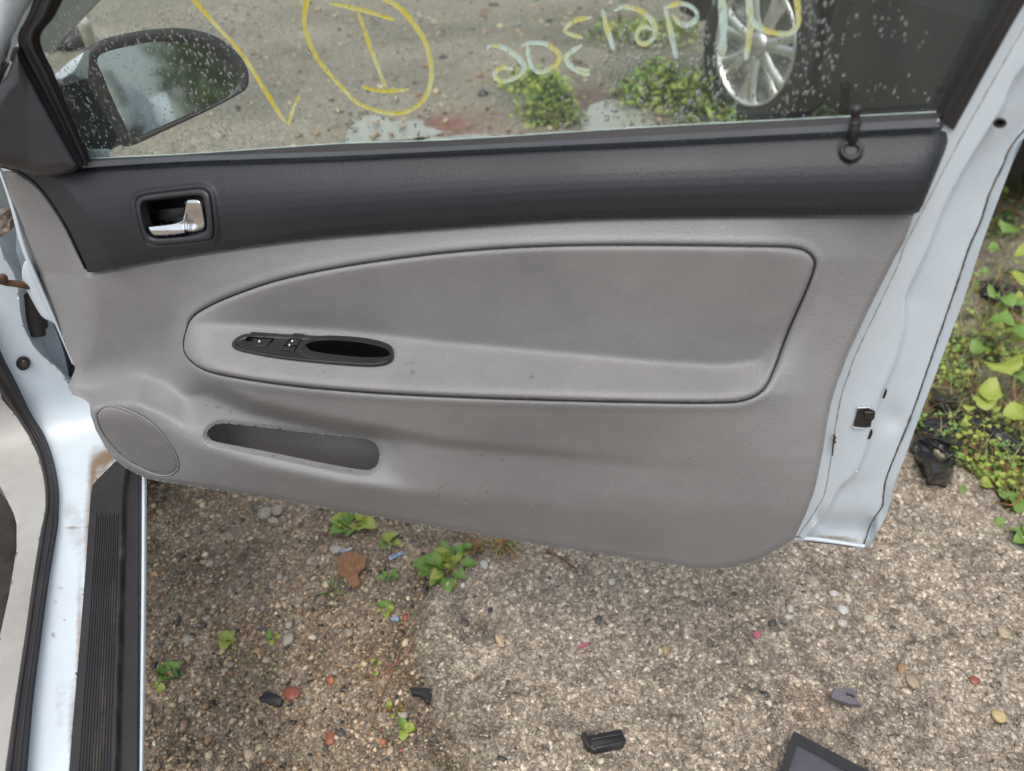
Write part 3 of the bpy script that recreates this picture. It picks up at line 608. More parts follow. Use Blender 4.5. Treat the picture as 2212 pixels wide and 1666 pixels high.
# right-hand weed bed
def in_veg(n):
    out = []
    while len(out) < n:
        u = random.uniform(1935, 2330); v = random.uniform(330, 1135); p = G(u, v)
        if sdist(A([p[0]]), A([p[1]]), veg_w)[0] > .0: out.append((p[0], p[1], float(gz(p[0], p[1])[0])))
    return out
def leafstuff(name, pts, size, kd, mi, zr, label):
    V0 = None; me0 = LM[(kd, mi, 0)]; V0 = np.array([v.co[:] for v in me0.vertices]); F0 = np.array([p.vertices[:] for p in me0.polygons]); V = []
    for (x, y, z) in pts:
        e = Euler((random.uniform(-.6, .6), -random.uniform(-.3, .9), random.uniform(0, 6.28)), 'XYZ').to_matrix(); s = size * random.uniform(.5, 1.3)
        V.append((V0 * s) @ np.array(e).T + A([x, y, z + random.uniform(.002, zr)]))
    n = len(pts); me = mesh_np(name, np.vstack(V), (F0[None] + (np.arange(n) * len(V0))[:, None, None]).reshape(-1, 4)); link(name, me, me0.materials[0], None, kind='stuff', label=label)
def clump(n): return [q for q in in_veg(n * 2) if vnoise(A(q[0] * 9), A(q[1] * 9), 99) > .42][:n]
leafstuff('ground_cover', clump(1300), .015, 'spoon', 0, .035, 'small green weeds covering the soil right of the slab')
leafstuff('ground_cover', clump(1000), .013, 'round', 1, .040, 'small yellow green leaves in the weedy soil right of the slab')
leafstuff('ground_cover', clump(700), .016, 'lobed', 2, .02, 'dark green low leaves in the weedy soil')
leafstuff('ground_cover', clump(300), .015, 'lobed', 3, .02, 'reddish fallen leaves among the weeds')
blades('dry_grass', 'dry straw lying among the weeds right of the slab', in_veg(1500), .10, M_DRY, None, .0008, .6)
blades('green_grass', 'thin green grass blades among the weeds', in_veg(1900), .09, M_GRASS, None, .0012, .45)
def vine(px, leaves, label):
    p = G(*px[0]); z = float(gz(p[0], p[1])[0]); root = empty('vine', (p[0], p[1], z), label, 'vine')
    P = catmull(px); W = [np.r_[on_z(a, b, .05 + .03 * math.sin(i * .25))] for i, (a, b) in enumerate(P)]
    tube('stem', W, .0016, M_STEM, root, 6)
    leaves = leaves + [(u + random.gauss(0, 28), v + random.gauss(0, 28), s * random.uniform(.35, .7), random.choice([0, 1, mi]), h * random.uniform(.3, .9)) for (u, v, s, mi, h) in leaves for _ in range(3)]
    for (u, v, s, mi, h) in leaves:
        c = on_z(u, v, h); me = LM[(('lobed', 'round')[random.randrange(2)], mi, random.randrange(2))]; o = bpy.data.objects.new('leaf', me); col.objects.link(o); o.parent = root
        sz = .66 * s * np.linalg.norm(c - CAM) / F; a = random.uniform(0, 6.28); o.rotation_euler = Euler((random.uniform(-.35, .35) + .0, random.uniform(-.3, .2), a), 'XYZ'); o.scale = (sz, sz * 1.15, sz)
        o.location = Vector(c) - Vector(WLOC[root.name]) - Vector((math.cos(a) * sz * .5, math.sin(a) * sz * .5, 0))
for me in LM.values(): me.polygons.foreach_set('use_smooth', [True] * len(me.polygons))
vine([(2205, 930), (2180, 800), (2150, 740), (2110, 690)], [(2170, 790, 85, 1, .10), (2140, 850, 60, 1, .07), (2125, 870, 55, 1, .06), (2190, 900, 60, 1, .08), (2200, 720, 60, 0, .11), (2160, 700, 70, 0, .12), (2115, 755, 50, 0, .06)], 'vine with the largest yellow green lobed leaves at the right edge')
vine([(2150, 560), (2170, 640), (2205, 700)], [(2185, 600, 45, 1, .09), (2130, 480, 34, 1, .06), (2180, 500, 45, 0, .07), (2150, 540, 34, 0, .06), (2205, 560, 50, 1, .08), (2170, 655, 50, 0, .09)], 'red-stemmed vine behind the largest leaves, further from the slab')
vine([(2120, 420), (2170, 440), (2212, 470)], [(2165, 410, 32, 1, .06), (2190, 400, 38, 1, .06), (2150, 455, 30, 3, .05), (2200, 450, 36, 3, .05)], 'vine with pink tinged leaves near the top of the weed bed')
vine([(2212, 1060), (2190, 1090), (2150, 1085)], [(2200, 1095, 65, 0, .03), (2170, 1070, 35, 0, .03), (2130, 1050, 34, 1, .03), (2080, 1065, 32, 0, .02)], 'low vine leaves at the slab border, lower right')
weed(2200, 1190, 'weed', 'broad green leaf poking over the round grey cap at the right edge', 'weed', 5, .055, 'lobed', (0, 1), (5, 30), .006)

# ================================================================== debris
def solid_px(name, poly, z0, th, m, label, cat, tilt=(0, 0), **k):
    P = A(poly); c = G(*P.mean(0)); zz = float(gz(c[0], c[1])[0])
    def fn(u, v, n):
        W = on_z(u, v, zz + z0 + th); W = W.copy(); W[..., 2] = zz + z0 + th + n + tilt[0] * (W[..., 0] - c[0]) + tilt[1] * (W[..., 1] - c[1]); return W
    o = plate(name, P, fn, th, min(.0012, th * .3), m, None, 50, False, 1.5); return tagp(o, label=label, category=cat)
M_GREYP = mat('dull_violet_plastic', (.095, .088, .105), .45, c2=(.13, .12, .135), nscale=30)
solid_px('plastic_clip', [(556, 1507), (573, 1492), (586, 1494), (611, 1508), (604, 1523), (588, 1521), (564, 1513)], .002, .008, M_BLACK, 'flat black plastic clip beside the red brick chip', 'plastic clip', (.1, .2))
solid_px('plastic_clip', [(884, 1482), (905, 1485), (925, 1487), (930, 1500), (928, 1517), (921, 1519), (915, 1507), (905, 1499), (888, 1496)], .002, .012, M_BLACK, 'bent black plastic clip at the mossy edge of the slab', 'plastic clip', (.2, 0))
cl = G(1310, 1605); zc = float(gz(cl[0], cl[1])[0]); rt = empty('plastic_clip', (cl[0], cl[1], zc), 'ribbed black connector lying on the slab near the bottom', 'plastic clip')
def cpx(a, b, n, base=zc):
    W = on_z(a, b, base + .014); W = W.copy(); W[..., 2] = base + .014 + n; return W
plate('body', [(1264, 1590), (1342, 1574), (1353, 1598), (1348, 1609), (1282, 1622), (1270, 1612)], cpx, .016, .002, M_BLACK, rt, 50, False, 2)
plate('flange', [(1256, 1584), (1266, 1582), (1276, 1612), (1272, 1618), (1262, 1606)], lambda u, v, n: cpx(u, v, n + .004), .018, .001, M_BLACK, rt, 40, False, 1)
plate('rib', [(1275, 1596), (1340, 1583), (1343, 1589), (1278, 1602)], lambda u, v, n: cpx(u, v, n + .004), .006, .001, M_BLACK, rt, 40, False, 1)
plate('rib', [(1282, 1613), (1348, 1600), (1352, 1605), (1290, 1620)], lambda u, v, n: cpx(u, v, n + .003), .006, .001, M_BLACK, rt, 40, False, 1)
# grey bracket with a window
bk = G(1830, 1500); zb = float(gz(bk[0], bk[1])[0])
def bfn(u, v):
    W = on_z(u, v, zb + .012); W = W.copy(); W[..., 2] += .10 * (W[..., 1] - bk[1]); return W
br = relief('bracket', [(1797, 1498), (1806, 1486), (1840, 1487), (1853, 1492), (1852, 1508), (1863, 1521), (1838, 1518), (1812, 1511), (1797, 1505)], bfn, M_GREYP, None, 1.5, holes=[[(1828, 1494), (1846, 1500), (1850, 1508), (1829, 1504)]], skirt=(0, 0, -.009), label='violet grey bracket with a square hole on the slab', category='bracket')
# big dark panel at the bottom
def pfn(u, v):
    W = on_z(u, v, .06); W = W.copy(); d = sdist(A(u), A(v), A([(1716, 1582), (1990, 1725), (1640, 1900), (1690, 1655)])); W[..., 2] += -.0015 + .003 * (d < 13) ; return W
relief('plastic_board', [(1716, 1581), (1870, 1663), (2000, 1730), (1900, 1850), (1600, 1850), (1690, 1660)], pfn, mat('panel_plastic', (.085, .082, .098), .33, c2=(.05, .048, .058), nscale=8, rvar=.12), None, 3, skirt=(0, 0, -.04), label='dark grey plastic panel corner at the bottom of the frame', category='panel')
ribbon('plastic_panel_trim', [(1716, 1580), (1870, 1662), (2000, 1728)], [(1714, 1602), (1850, 1676), (1985, 1748)], lambda u, v, s: on_z(u, v, .063), M_BLACK, None, 20, 4, smoothc=False, label='black border strip on the dark plastic panel', category='trim strip')
ribbon('plastic_panel_trim', [(1714, 1580), (1688, 1650), (1640, 1800)], [(1726, 1600), (1706, 1660), (1665, 1800)], lambda u, v, s: on_z(u, v, .0635), M_BLACK, None, 20, 4, smoothc=False, label='black side border strip on the dark plastic panel', category='trim strip')
for o in [o for o in col.objects if o.name.startswith('plastic_panel_trim')]:
    o.parent = bpy.data.objects['plastic_board']; o.name = 'border_strip'; del o['label']; del o['category']
# crumpled plastic bags
M_BAG = mat('black_bag_film', (.014, .014, .016), .22, c2=(.03, .028, .03), nscale=20)
def bag(poly, h, label, seed):
    P = A(poly)
    def fn(u, v):
        d = np.clip(sdist(u, v, P) / 18, 0, 1); W = G(u, v); x, y = W[:, 0], W[:, 1]
        nz = fbm(x * 13, y * 13, 2, seed); rz = np.abs(fbm(x * 17 + y * 6, y * 15, 2, seed + 3) - .5) * 2
        hh = (d ** .5) * h * (.35 + 1.2 * nz - .8 * rz); g0 = gz(x, y); W = on_z(u, v, g0 + np.clip(.008 + hh, .003, .12)); return W
    relief('plastic_bag', P, fn, M_BAG, None, 1.6, skirt=(0, 0, -.02), label=label, category='plastic bag')
bag([(1970, 950), (1990, 895), (2040, 885), (2078, 915), (2085, 955), (2068, 985), (2060, 1030), (2045, 1050), (2005, 1045), (1995, 1010), (1978, 990), (1968, 965)], .045, 'crumpled black plastic bag at the corner of the slab', 3)
bag([(2012, 835), (2040, 840), (2075, 868), (2130, 895), (2185, 920), (2225, 960), (2215, 1000), (2160, 990), (2110, 970), (2070, 940), (2035, 905), (2008, 872)], .045, 'long torn strip of black plastic film among the weeds', 13)
bag([(2110, 610), (2150, 600), (2190, 615), (2212, 640), (2212, 680), (2170, 660), (2120, 640)], .03, 'dark plastic scrap lying between the vines', 23)
bag([(2160, 400), (2150, 300), (2260, 250), (2420, 300), (2420, 420), (2250, 400), (2200, 395)], .10, 'large black plastic sheet behind the door edge', 33)
# round grey cap
cp_ = G(2200, 1195); a_ = np.linspace(0, 2 * math.pi, 36, endpoint=False); zc2 = float(gz(cp_[0], cp_[1])[0])
loft('round_cap', [np.stack([cp_[0] + r * np.cos(a_), cp_[1] + r * np.sin(a_), np.full(36, zc2 + z)], 1) for r, z in ((.030, 0), (.030, .006), (.028, .008), (.022, .007))], mat('cap_grey', (.16, .17, .15), .5, c2=(.10, .12, .08), nscale=40), None, label='round grey cap under a green leaf at the right edge', category='cap')
# dead leaf, wrappers
def flatscrap(name, poly, m, label, cat, st=2., amp=.004):
    P = A(poly)
    def fn(u, v):
        W = G(u, v); return on_z(u, v, gz(W[:, 0], W[:, 1]) + .006 + amp * fbm(W[:, 0] * 80, W[:, 1] * 80, 2, 5))
    relief(name, P, fn, m, None, st, skirt=(0, 0, -.003), label=label, category=cat)
flatscrap('dead_leaf', [(728, 1210), (740, 1195), (765, 1190), (790, 1205), (788, 1225), (772, 1240), (778, 1262), (762, 1270), (748, 1250), (732, 1240)], M_DEAD, 'curled brown dead leaf left of the leafy weed', 'leaf', 2, .010)
M_SCR = mat('blue_white_foil', (.45, .48, .50), .5, c2=(.10, .18, .38), nscale=70)
flatscrap('wrapper_scrap', [(975 - 132, 1335), (853, 1331), (862, 1332), (860, 1342), (848, 1340)], M_SCR, 'blue scrap of wrapper beside the low green sprout', 'scrap', 1.2)
flatscrap('wrapper_scrap', [(735, 1190), (760, 1182), (762, 1186), (738, 1195)], M_SCR, 'thin blue and white wrapper strip above the dead leaf', 'scrap', 1.2)
flatscrap('wrapper_scrap', [(838, 1203), (870, 1190), (872, 1196), (842, 1210)], M_SCR, 'pale wrapper strip below the yellowing weed', 'scrap', 1.2)
M_PINK = mat('pink_plastic', (.45, .10, .15), .5)
flatscrap('plastic_splinter', [(1251, 1395), (1268, 1386), (1272, 1390), (1255, 1400)], M_PINK, 'pink plastic splinter on the slab', 'splinter', 1.2)
flatscrap('plastic_splinter', [(1627, 1368), (1640, 1362), (1642, 1376), (1632, 1378)], M_PINK, 'small magenta scrap on the slab under the door corner', 'splinter', 1.2)

# ================================================================== plants and things beyond the window
def far_clump(u, v, w, h, dens, label, mi):
    dens = int(dens * .62)
    p = G(u, v); V0 = np.array([q.co[:] for q in LM[('thin', mi, 0)].vertices]); F0 = np.array([q.vertices[:] for q in LM[('thin', mi, 0)].polygons]); V = []; c2 = []
    root = empty('weed_clump', (p[0], p[1], 0), label, 'weeds')
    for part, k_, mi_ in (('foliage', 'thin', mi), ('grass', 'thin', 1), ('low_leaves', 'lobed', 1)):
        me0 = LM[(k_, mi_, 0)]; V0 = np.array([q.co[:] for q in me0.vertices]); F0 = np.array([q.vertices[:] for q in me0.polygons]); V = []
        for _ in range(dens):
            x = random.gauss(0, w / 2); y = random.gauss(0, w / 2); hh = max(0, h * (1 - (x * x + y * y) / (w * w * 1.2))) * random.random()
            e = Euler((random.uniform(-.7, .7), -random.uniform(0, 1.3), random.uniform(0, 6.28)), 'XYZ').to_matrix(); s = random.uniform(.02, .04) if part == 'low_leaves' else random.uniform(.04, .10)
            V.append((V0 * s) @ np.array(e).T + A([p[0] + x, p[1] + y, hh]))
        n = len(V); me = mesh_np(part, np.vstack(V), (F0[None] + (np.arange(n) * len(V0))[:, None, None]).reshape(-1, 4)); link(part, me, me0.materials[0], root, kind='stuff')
far_clump(1190, 255, .11, .14, 200, 'green weed clump beyond the window, left of the small puddle', 0)
far_clump(1150, 190, .14, .03, 70, 'low yellowish weeds beyond the window under the written numbers', 0)
far_clump(1425, 205, .17, .12, 280, 'tall green weeds beyond the window, left of the alloy wheel', 0)
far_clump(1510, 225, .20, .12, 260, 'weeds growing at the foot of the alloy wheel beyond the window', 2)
far_clump(1400, 80, .28, .04, 120, 'low green growth far beyond the window behind the tall weeds', 0)
far_clump(1620, 262, .2, .06, 150, 'weeds under the dark car beyond the window', 0)
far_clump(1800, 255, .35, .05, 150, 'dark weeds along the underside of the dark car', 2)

def ring(c, ax, r, off, n=48):
    ax = A(ax) / np.linalg.norm(ax); x = np.cross(ax, [0, 0, 1.]); x /= np.linalg.norm(x); y = np.cross(x, ax); a = np.linspace(0, 2 * math.pi, n, endpoint=False)
    return A(c) + ax * off + r * (np.cos(a)[:, None] * x + np.sin(a)[:, None] * y)
def wheel(c, ax, rt, rr, wd, parent, car, ns=7):
    ty = loft('tyre', [ring(c, ax, r, o) for r, o in ((rr, -wd / 2), (rt * .97, -wd / 2), (rt, -wd / 2 + .03), (rt, wd / 2 - .03), (rt * .975, wd / 2 - .005), (rt * .9, wd / 2 + .003), (rr * 1.04, wd / 2 - .004), (rr, wd / 2 - .012))], M_TYRE, parent, False)
    wh = link('rim', bpy.data.meshes.new('rim'), None, parent) if False else None
    rim = loft('rim', [ring(c, ax, r, o) for r, o in ((rr, wd / 2 - .012), (rr * .99, wd / 2 - .002), (rr * .955, wd / 2 - .004), (rr * .93, wd / 2 - .03), (rr * .9, -.05), (rr * .3, -.06))], M_ALLOY, parent)
    axn = A(ax) / np.linalg.norm(ax); x = np.cross(axn, [0, 0, 1.]); x /= np.linalg.norm(x); y = np.cross(x, axn)
    for k in range(ns):
        for dl in (-.16, .16):
            a = 2 * math.pi * k / ns + .2; d0 = math.cos(a) * x + math.sin(a) * y; a1 = a + dl; d1 = math.cos(a1) * x + math.sin(a1) * y; P = []
            s0 = np.cross(axn, d1)
            L_ = []
            for t, w, o in ((.12, .060, wd / 2 - .035), (.5, .048, wd / 2 - .022), (.80, .046, wd / 2 - .018), (.95, .060, wd / 2 - .022)):
                cc = A(c) + rr * t * ((1 - t) * d0 + t * d1) / np.linalg.norm((1 - t) * d0 + t * d1) + axn * o
                L_.append(A([cc - s0 * w / 2 - axn * .02, cc - s0 * w / 2.6, cc + axn * .006, cc + s0 * w / 2.6, cc + s0 * w / 2 - axn * .02]))
            loft('spoke', L_, M_ALLOY, parent, False)
    loft('hub_cap', [ring(c, ax, r, o, 24) for r, o in ((rr * .24, wd / 2 - .06), (rr * .22, wd / 2 - .022), (rr * .14, wd / 2 - .014))], M_ALLOY, parent)
# dark car
wc = G(1630, 264); axd = A([-.90, -.43, 0]); axd /= np.linalg.norm(axd); fw = A([.43, -.90, 0])
dcar = empty('dark_car', (wc[0], wc[1], 0), 'black car parked beyond the window with a silver alloy wheel', 'car')
wheel((wc[0] + .0, wc[1] + .0, .325), axd, .325, .235, .2, dcar, True)
bd = []
def dc(s, z, o): return A([wc[0], wc[1], 0]) + fw * s + axd * o + A([0, 0, z])
prof = [(.20, -.25), (.19, .02), (.26, .075), (.45, .10), (.62, .09), (.80, .05), (1.0, -.05), (1.35, -.3)]
for s0, s1 in ((.37, 1.22),):
    loops = [A([dc(s, z, o) for z, o in prof]) for s in np.linspace(s0, s1, 8)]; V = np.vstack(loops); n = len(prof); Fs = [(i * n + j, (i + 1) * n + j, (i + 1) * n + j + 1, i * n + j + 1) for i in range(7) for j in range(n - 1)]
    Fs += [tuple(range(n))[::-1]]
    link('body', mesh_py('body', V, Fs), M_DCAR, dcar, False)
aa = np.linspace(0, math.pi, 14); inn = A([dc(-.37 * math.cos(t), .335 + .37 * math.sin(t), .085) for t in aa]); out = A([dc(-.40 * math.cos(t) * 1.4 * 1.0, .335 + .62 * math.sin(t) ** .6, .06) for t in aa])
V = np.vstack([inn, out, inn - axd * .3]); n = 14; Fs = [(i, i + 1, n + i + 1, n + i) for i in range(n - 1)] + [(i + 1, i, 2 * n + i, 2 * n + i + 1) for i in range(n - 1)]
link('wheel_arch', mesh_py('wheel_arch', V, Fs), M_DCAR, dcar)
V = [dc(-.5, .22, -.22), dc(1.22, .22, -.22), dc(1.22, 1.0, -.25), dc(-.5, 1.0, -.25)]; link('underbody', mesh_py('underbody', V, [(0, 1, 2, 3)]), M_DCAR, dcar)

# ================================================================== WHITE CAR: body side seen at the left
car = empty('white_car', (-.75, .7, 0), 'white two-door car with its front passenger door standing open', 'car')
SA = R(20.5); SV = A([-math.sin(SA), math.cos(SA), 0]); PILN = -SV; PILP = A([-.64, .875, .5]); ZS = .40
def body(u, v, off=0., zs=ZS, k=.11):
    r = ray(u, v); ts = (zs - CH) / r[..., 2]; tp = np.dot(PILP - CAM, PILN) / (r @ PILN)
    h = np.clip(.5 + .5 * (tp - ts) / k, 0, 1); t = tp * (1 - h) + ts * h - k * h * (1 - h); return CAM + r * (t - off)[..., None]
pillar_poly = [(-60, 350), (-60, 660), (-12, 785), (18, 860), (50, 915), (82, 962), (106, 1020), (112, 1055), (113, 1110), (105, 1150), (90, 1247), (71, 1373), (52, 1516), (35, 1665), (25, 1750), (138, 1750), (149, 1690), (158, 1552), (172, 1391), (186, 1211), (196, 1068), (200, 1049), (207, 1039), (222, 1024), (248, 998), (268, 985), (262, 900), (205, 850), (165, 838), (147, 832), (138, 812), (117, 789), (93, 771), (72, 748), (58, 722), (48, 697), (43, 672), (40, 630), (30, 592), (7, 553), (-10, 500), (-10, 350)]
ground_dirt = blobs([(238, 985, 30, 20, .95), (215, 1012, 22, 36, .8), (200, 1065, 9, 60, .9), (190, 1200, 7, 120, .8), (172, 1400, 8, 160, .8), (158, 1600, 10, 120, .8), (130, 1520, 18, 90, .35), (50, 785, 19, 19, .4), (115, 1372, 6, 6, 1.), (165, 1150, 28, 60, .4), (150, 1100, 20, 20, .3), (120, 1300, 5, 4, .8), (140, 1340, 4, 3, .8), (130, 1270, 8, 3, .6), (155, 1140, 14, 3, .6)])
relief('hinge_pillar', pillar_poly, lambda u, v: body(u, v), M_WHITE, car, 5, dirt=ground_dirt, skirt=SV * .04 - UPV * .05)
# opening weatherstrip
wsR = [(-40, 640), (0, 755), (33, 822), (67, 892), (97, 942), (117, 999), (127, 1055), (127, 1110), (125, 1140), (107, 1247), (89.6, 1373), (71.7, 1516), (59, 1665), (50, 1760)]
wsL = [(-80, 720), (0, 845), (33, 895), (63, 942), (83, 985), (95, 1039), (98, 1089), (94, 1120), (86, 1157), (71.7, 1247), (53.8, 1373), (32, 1516), (11, 1665), (-2, 1760)]
ribbon('weatherstrip', wsL, wsR, lambda u, v, s: body(u, v, .002 + .016 * np.sin(np.pi * np.clip(s, 0, 1)) ** .6 + .004 * np.sin(s * 12)), M_RUB, car, 120, 14)
# pale kick trim left of the strip, dark footwell beyond
kick = [(-60, 700), (-20, 835), (33, 897), (63, 944), (83, 987), (96, 1041), (100, 1089), (88, 1157), (73, 1247), (56, 1373), (34, 1516), (13, 1665), (0, 1760), (-60, 1760)]
relief('kick_panel', kick, lambda u, v: body(u, v, -.012), M_WGREY, car, 5, holes=[[(-50, 1000), (0, 1049), (30, 1110), (36, 1132), (36, 1186), (20, 1283), (0, 1373), (-25, 1500), (-50, 1600)]], dirt=blobs([(20, 890, 20, 20, .2), (50, 1120, 30, 60, .3), (60, 1000, 20, 40, .2), (20, 1300, 60, 20, .15)]), skirt=(0, 0, -.05))
relief('footwell', [(-60, 980), (50, 1050), (60, 1200), (30, 1400), (-60, 1600)], lambda u, v: body(u, v, -.07, .34), M_FOOT, car, 8)
# sill tread with ribs
sp = [(247, 1000), (222, 1026), (207, 1041), (200, 1051), (196, 1068), (186, 1211), (172, 1391), (158, 1552), (149, 1665), (140, 1760), (299, 1760), (299, 1665), (301, 1426), (303, 1247), (304, 1068), (306, 985), (262, 985)]
def sillfn(u, v):
    W = on_z(u, v, ZS + .004); L_ = np.interp(v, [1000, 1068, 1211, 1391, 1552, 1665, 1760], [225, 196, 186, 172, 158, 149, 140]); s = (u - L_) / (302 - L_)
    rib = 0; step = -.008 * np.clip((s - .66) / .02, 0, 1) + .006 * np.clip((s - .93) / .05, 0, 1)
    W = W.copy(); W[:, 2] += rib + step; return W
tread = relief('sill_tread', sp, sillfn, M_SILL, car, 3.0, skirt=(0, 0, -.01), dirt=blobs([(262, 1180, 6, 50, .42), (245, 1320, 9, 110, .42), (222, 1500, 10, 150, .45), (205, 1640, 12, 70, .5), (275, 1200, 4, 120, .25), (258, 1500, 3, 200, .3)]))
for k_ in range(11):
    s0_ = .13 + k_ * .043; vv_ = A([1105 + 8 * (k_ % 2), 1211, 1391, 1552, 1665, 1760]); L_ = np.interp(vv_, [1000, 1068, 1211, 1391, 1552, 1665, 1760], [225, 196, 186, 172, 158, 149, 140]); ra = np.stack([L_ + (302 - L_) * s0_, vv_], 1); rb = np.stack([L_ + (302 - L_) * (s0_ + .022), vv_], 1)
    ribbon('rib', ra, rb, lambda u, v, s: on_z(u, v, ZS + .004 + .0016 * np.sin(np.pi * s) - .0003), M_SILL, tread, 30, 4)
ribbon('rocker_edge', [(302, 990), (304, 1068), (303, 1247), (301, 1426), (299, 1665), (298, 1760)], [(318, 990), (317, 1068), (316, 1319), (311, 1665), (310, 1760)], lambda u, v, s: on_z(u, v, ZS - .002 + .005 * np.sin(np.pi * s)), M_WHITE, car, 40, 8)
e0 = on_z(A([318, 317, 316, 311, 310]), A([990, 1068, 1319, 1665, 1760]), ZS - .002); o_ = A([math.cos(SA), math.sin(SA), 0])
V = np.vstack([e0, e0 + A([0, 0, -.012]) - o_ * .010, e0 + A([0, 0, -.18]) - o_ * .11]); link('rocker_panel', mesh_py('rocker_panel', V, [(r * 5 + i, r * 5 + i + 1, (r + 1) * 5 + i + 1, (r + 1) * 5 + i) for r in range(2) for i in range(4)]), M_WHITE, car)
# hidden fender, wheel ahead of the door
fc = G(336, 1058) + SV * .16 - o_ * .06
wheel((fc[0], fc[1], .31), o_, .31, .2, .19, car, True, 5)
# bolt with washer, rubber boot, check strap, hinge
def disc(name, u, v, r_px, h, m, par, fn, n=24):
    a = np.linspace(0, 2 * math.pi, n, endpoint=False); L_ = []
    for k, hh in ((1.0, 0), (1.0, h * .7), (.85, h), (.5, h * 1.05)): L_.append(fn(u + r_px * k * np.cos(a), v + r_px * k * np.sin(a), hh))
    return loft(name, L_, m, par)
disc('bolt_washer', 50, 785, 15.5, .004, M_RUB, car, lambda u, v, h: body(u, v, h)); disc('bolt_head', 52, 785, 8, .012, mat('old_bolt', (.12, .10, .10), .45, .6, c2=(.06, .05, .05), nscale=80), car, lambda u, v, h: body(u, v, h))
a_ = np.linspace(0, 2 * math.pi, 20, endpoint=False); boot = []
for t in np.linspace(0, 1, 25):
    cx, cy = 70 + 8 * t + 3 * math.sin(t * 3), 632 + 92 * t; w = 30 + 2.0 * math.sin(t * 34) - 24 * max(0, t - .55)
    boot.append(body(cx + w * np.cos(a_), cy + w * .25 * np.sin(a_), -.022 + .014 * np.sin(a_)))
loft('wiring_boot', boot, M_RUB, car, True, True)
relief('hinge_recess', [(-20, 350), (-20, 560), (20, 600), (30, 700), (80, 790), (150, 860), (220, 880), (200, 700), (120, 500), (60, 360)], lambda u, v: body(u, v, -.060), M_WHITE, car, 5)
ribbon('gap_seal', [(66, 540), (88, 640), (118, 706), (140, 770), (152, 835)], [(82, 540), (112, 640), (140, 706), (160, 770), (175, 835)], lambda u, v, s: body(u, v, -.045 + .01 * np.sin(np.pi * s)), M_RUB, car, 30, 6)
def strap(u, v, off): return body(A([u]), A([v]), off)[0]
tube('check_strap', [strap(-40, 602, .03), strap(-5, 603, .03), strap(10, 606, .035), strap(14, 611, .035), strap(40, 614, .035), strap(68, 619, .03)], [.006, .0065, .0065, .0045, .0048, .005], M_RUST, car, 8)
loft('strap_end', [body(5 + w * np.cos(a_), 603 + h * np.sin(a_), np.full(20, o)) for w, h, o in ((13, 12, .025), (13, 12, .038), (9, 9, .042))], M_RUST, car)
# a-pillar, upper left
ribbon('windscreen_pillar', [(-120, -40), (-60, 120), (-40, 180)], [(118, -40), (38, 92), (10, 175)], lambda u, v, s: D(u, v, -.012 + .028 * np.sin(np.pi * s) - .02 * (s > .9)), M_WHITE, car, 30, 16)
relief('hinge', [(-30, 470), (8, 462), (22, 480), (20, 500), (0, 514), (-30, 510)], lambda u, v: body(u, v, .02 + .01 * fbm(u / 12, v / 12, 2, 3)), mat('dirty_cast_metal', (.30, .27, .24), .5, .3, c2=(.12, .08, .05), nscale=60), car, 3, skirt=(0, .02, 0))

# ================================================================== DOOR
Lc1 = [(2140, 60), (2075, 250), (2055, 281), (2041, 328), (2021, 377), (1994, 443), (1974, 467), (1955, 520), (1934, 555), (1875, 672), (1828, 775), (1808, 829), (1795, 872), (1786, 922), (1778, 972), (1768, 1022), (1758, 1065), (1741, 1110), (1715, 1166)]
# white inner shell: five section lines down the shut face
X = lambda pts: A(pts)
LA = X([(2260, -120), (2212, -20), (2060, 240), (2030, 290), (2000, 400), (1950, 500), (1900, 590), (1840, 700), (1795, 790), (1775, 860), (1765, 930), (1755, 1000), (1745, 1050), (1720, 1110), (1690, 1150)])
LB = X([(2300, -85), (2212, 60), (2124, 213), (2061, 327), (2021, 403), (1954, 533), (1944, 565), (1908, 642), (1851, 762), (1834, 808), (1818, 855), (1808, 905), (1803, 942), (1796, 989), (1786, 1049), (1774, 1085), (1725, 1158)])
LCc = X([(2400, -20), (2212, 143), (2160, 240), (2098, 337), (2041, 440), (1998, 547), (1958, 632), (1954, 672), (1951, 715), (1934, 775), (1911, 832), (1891, 889), (1878, 945), (1848, 1019), (1811, 1055), (1781, 1109), (1735, 1163)])
LDd = X([(2560, 60), (2300, 210), (2212, 282), (2178, 327), (2168, 353), (2138, 417), (2118, 480), (2094, 533), (2061, 632), (2008, 785), (1968, 899), (1934, 982), (1914, 1035), (1908, 1069), (1905, 1095), (1882, 1130), (1866, 1176)])
LEe = X([(2600, 80), (2330, 220), (2212, 297), (2186, 354), (2171, 393), (2138, 480), (2114, 547), (2081, 649), (2021, 809), (1988, 895), (1954, 989), (1931, 1049), (1926, 1075), (1918, 1102), (1905, 1132), (1882, 1172), (1869, 1184)])
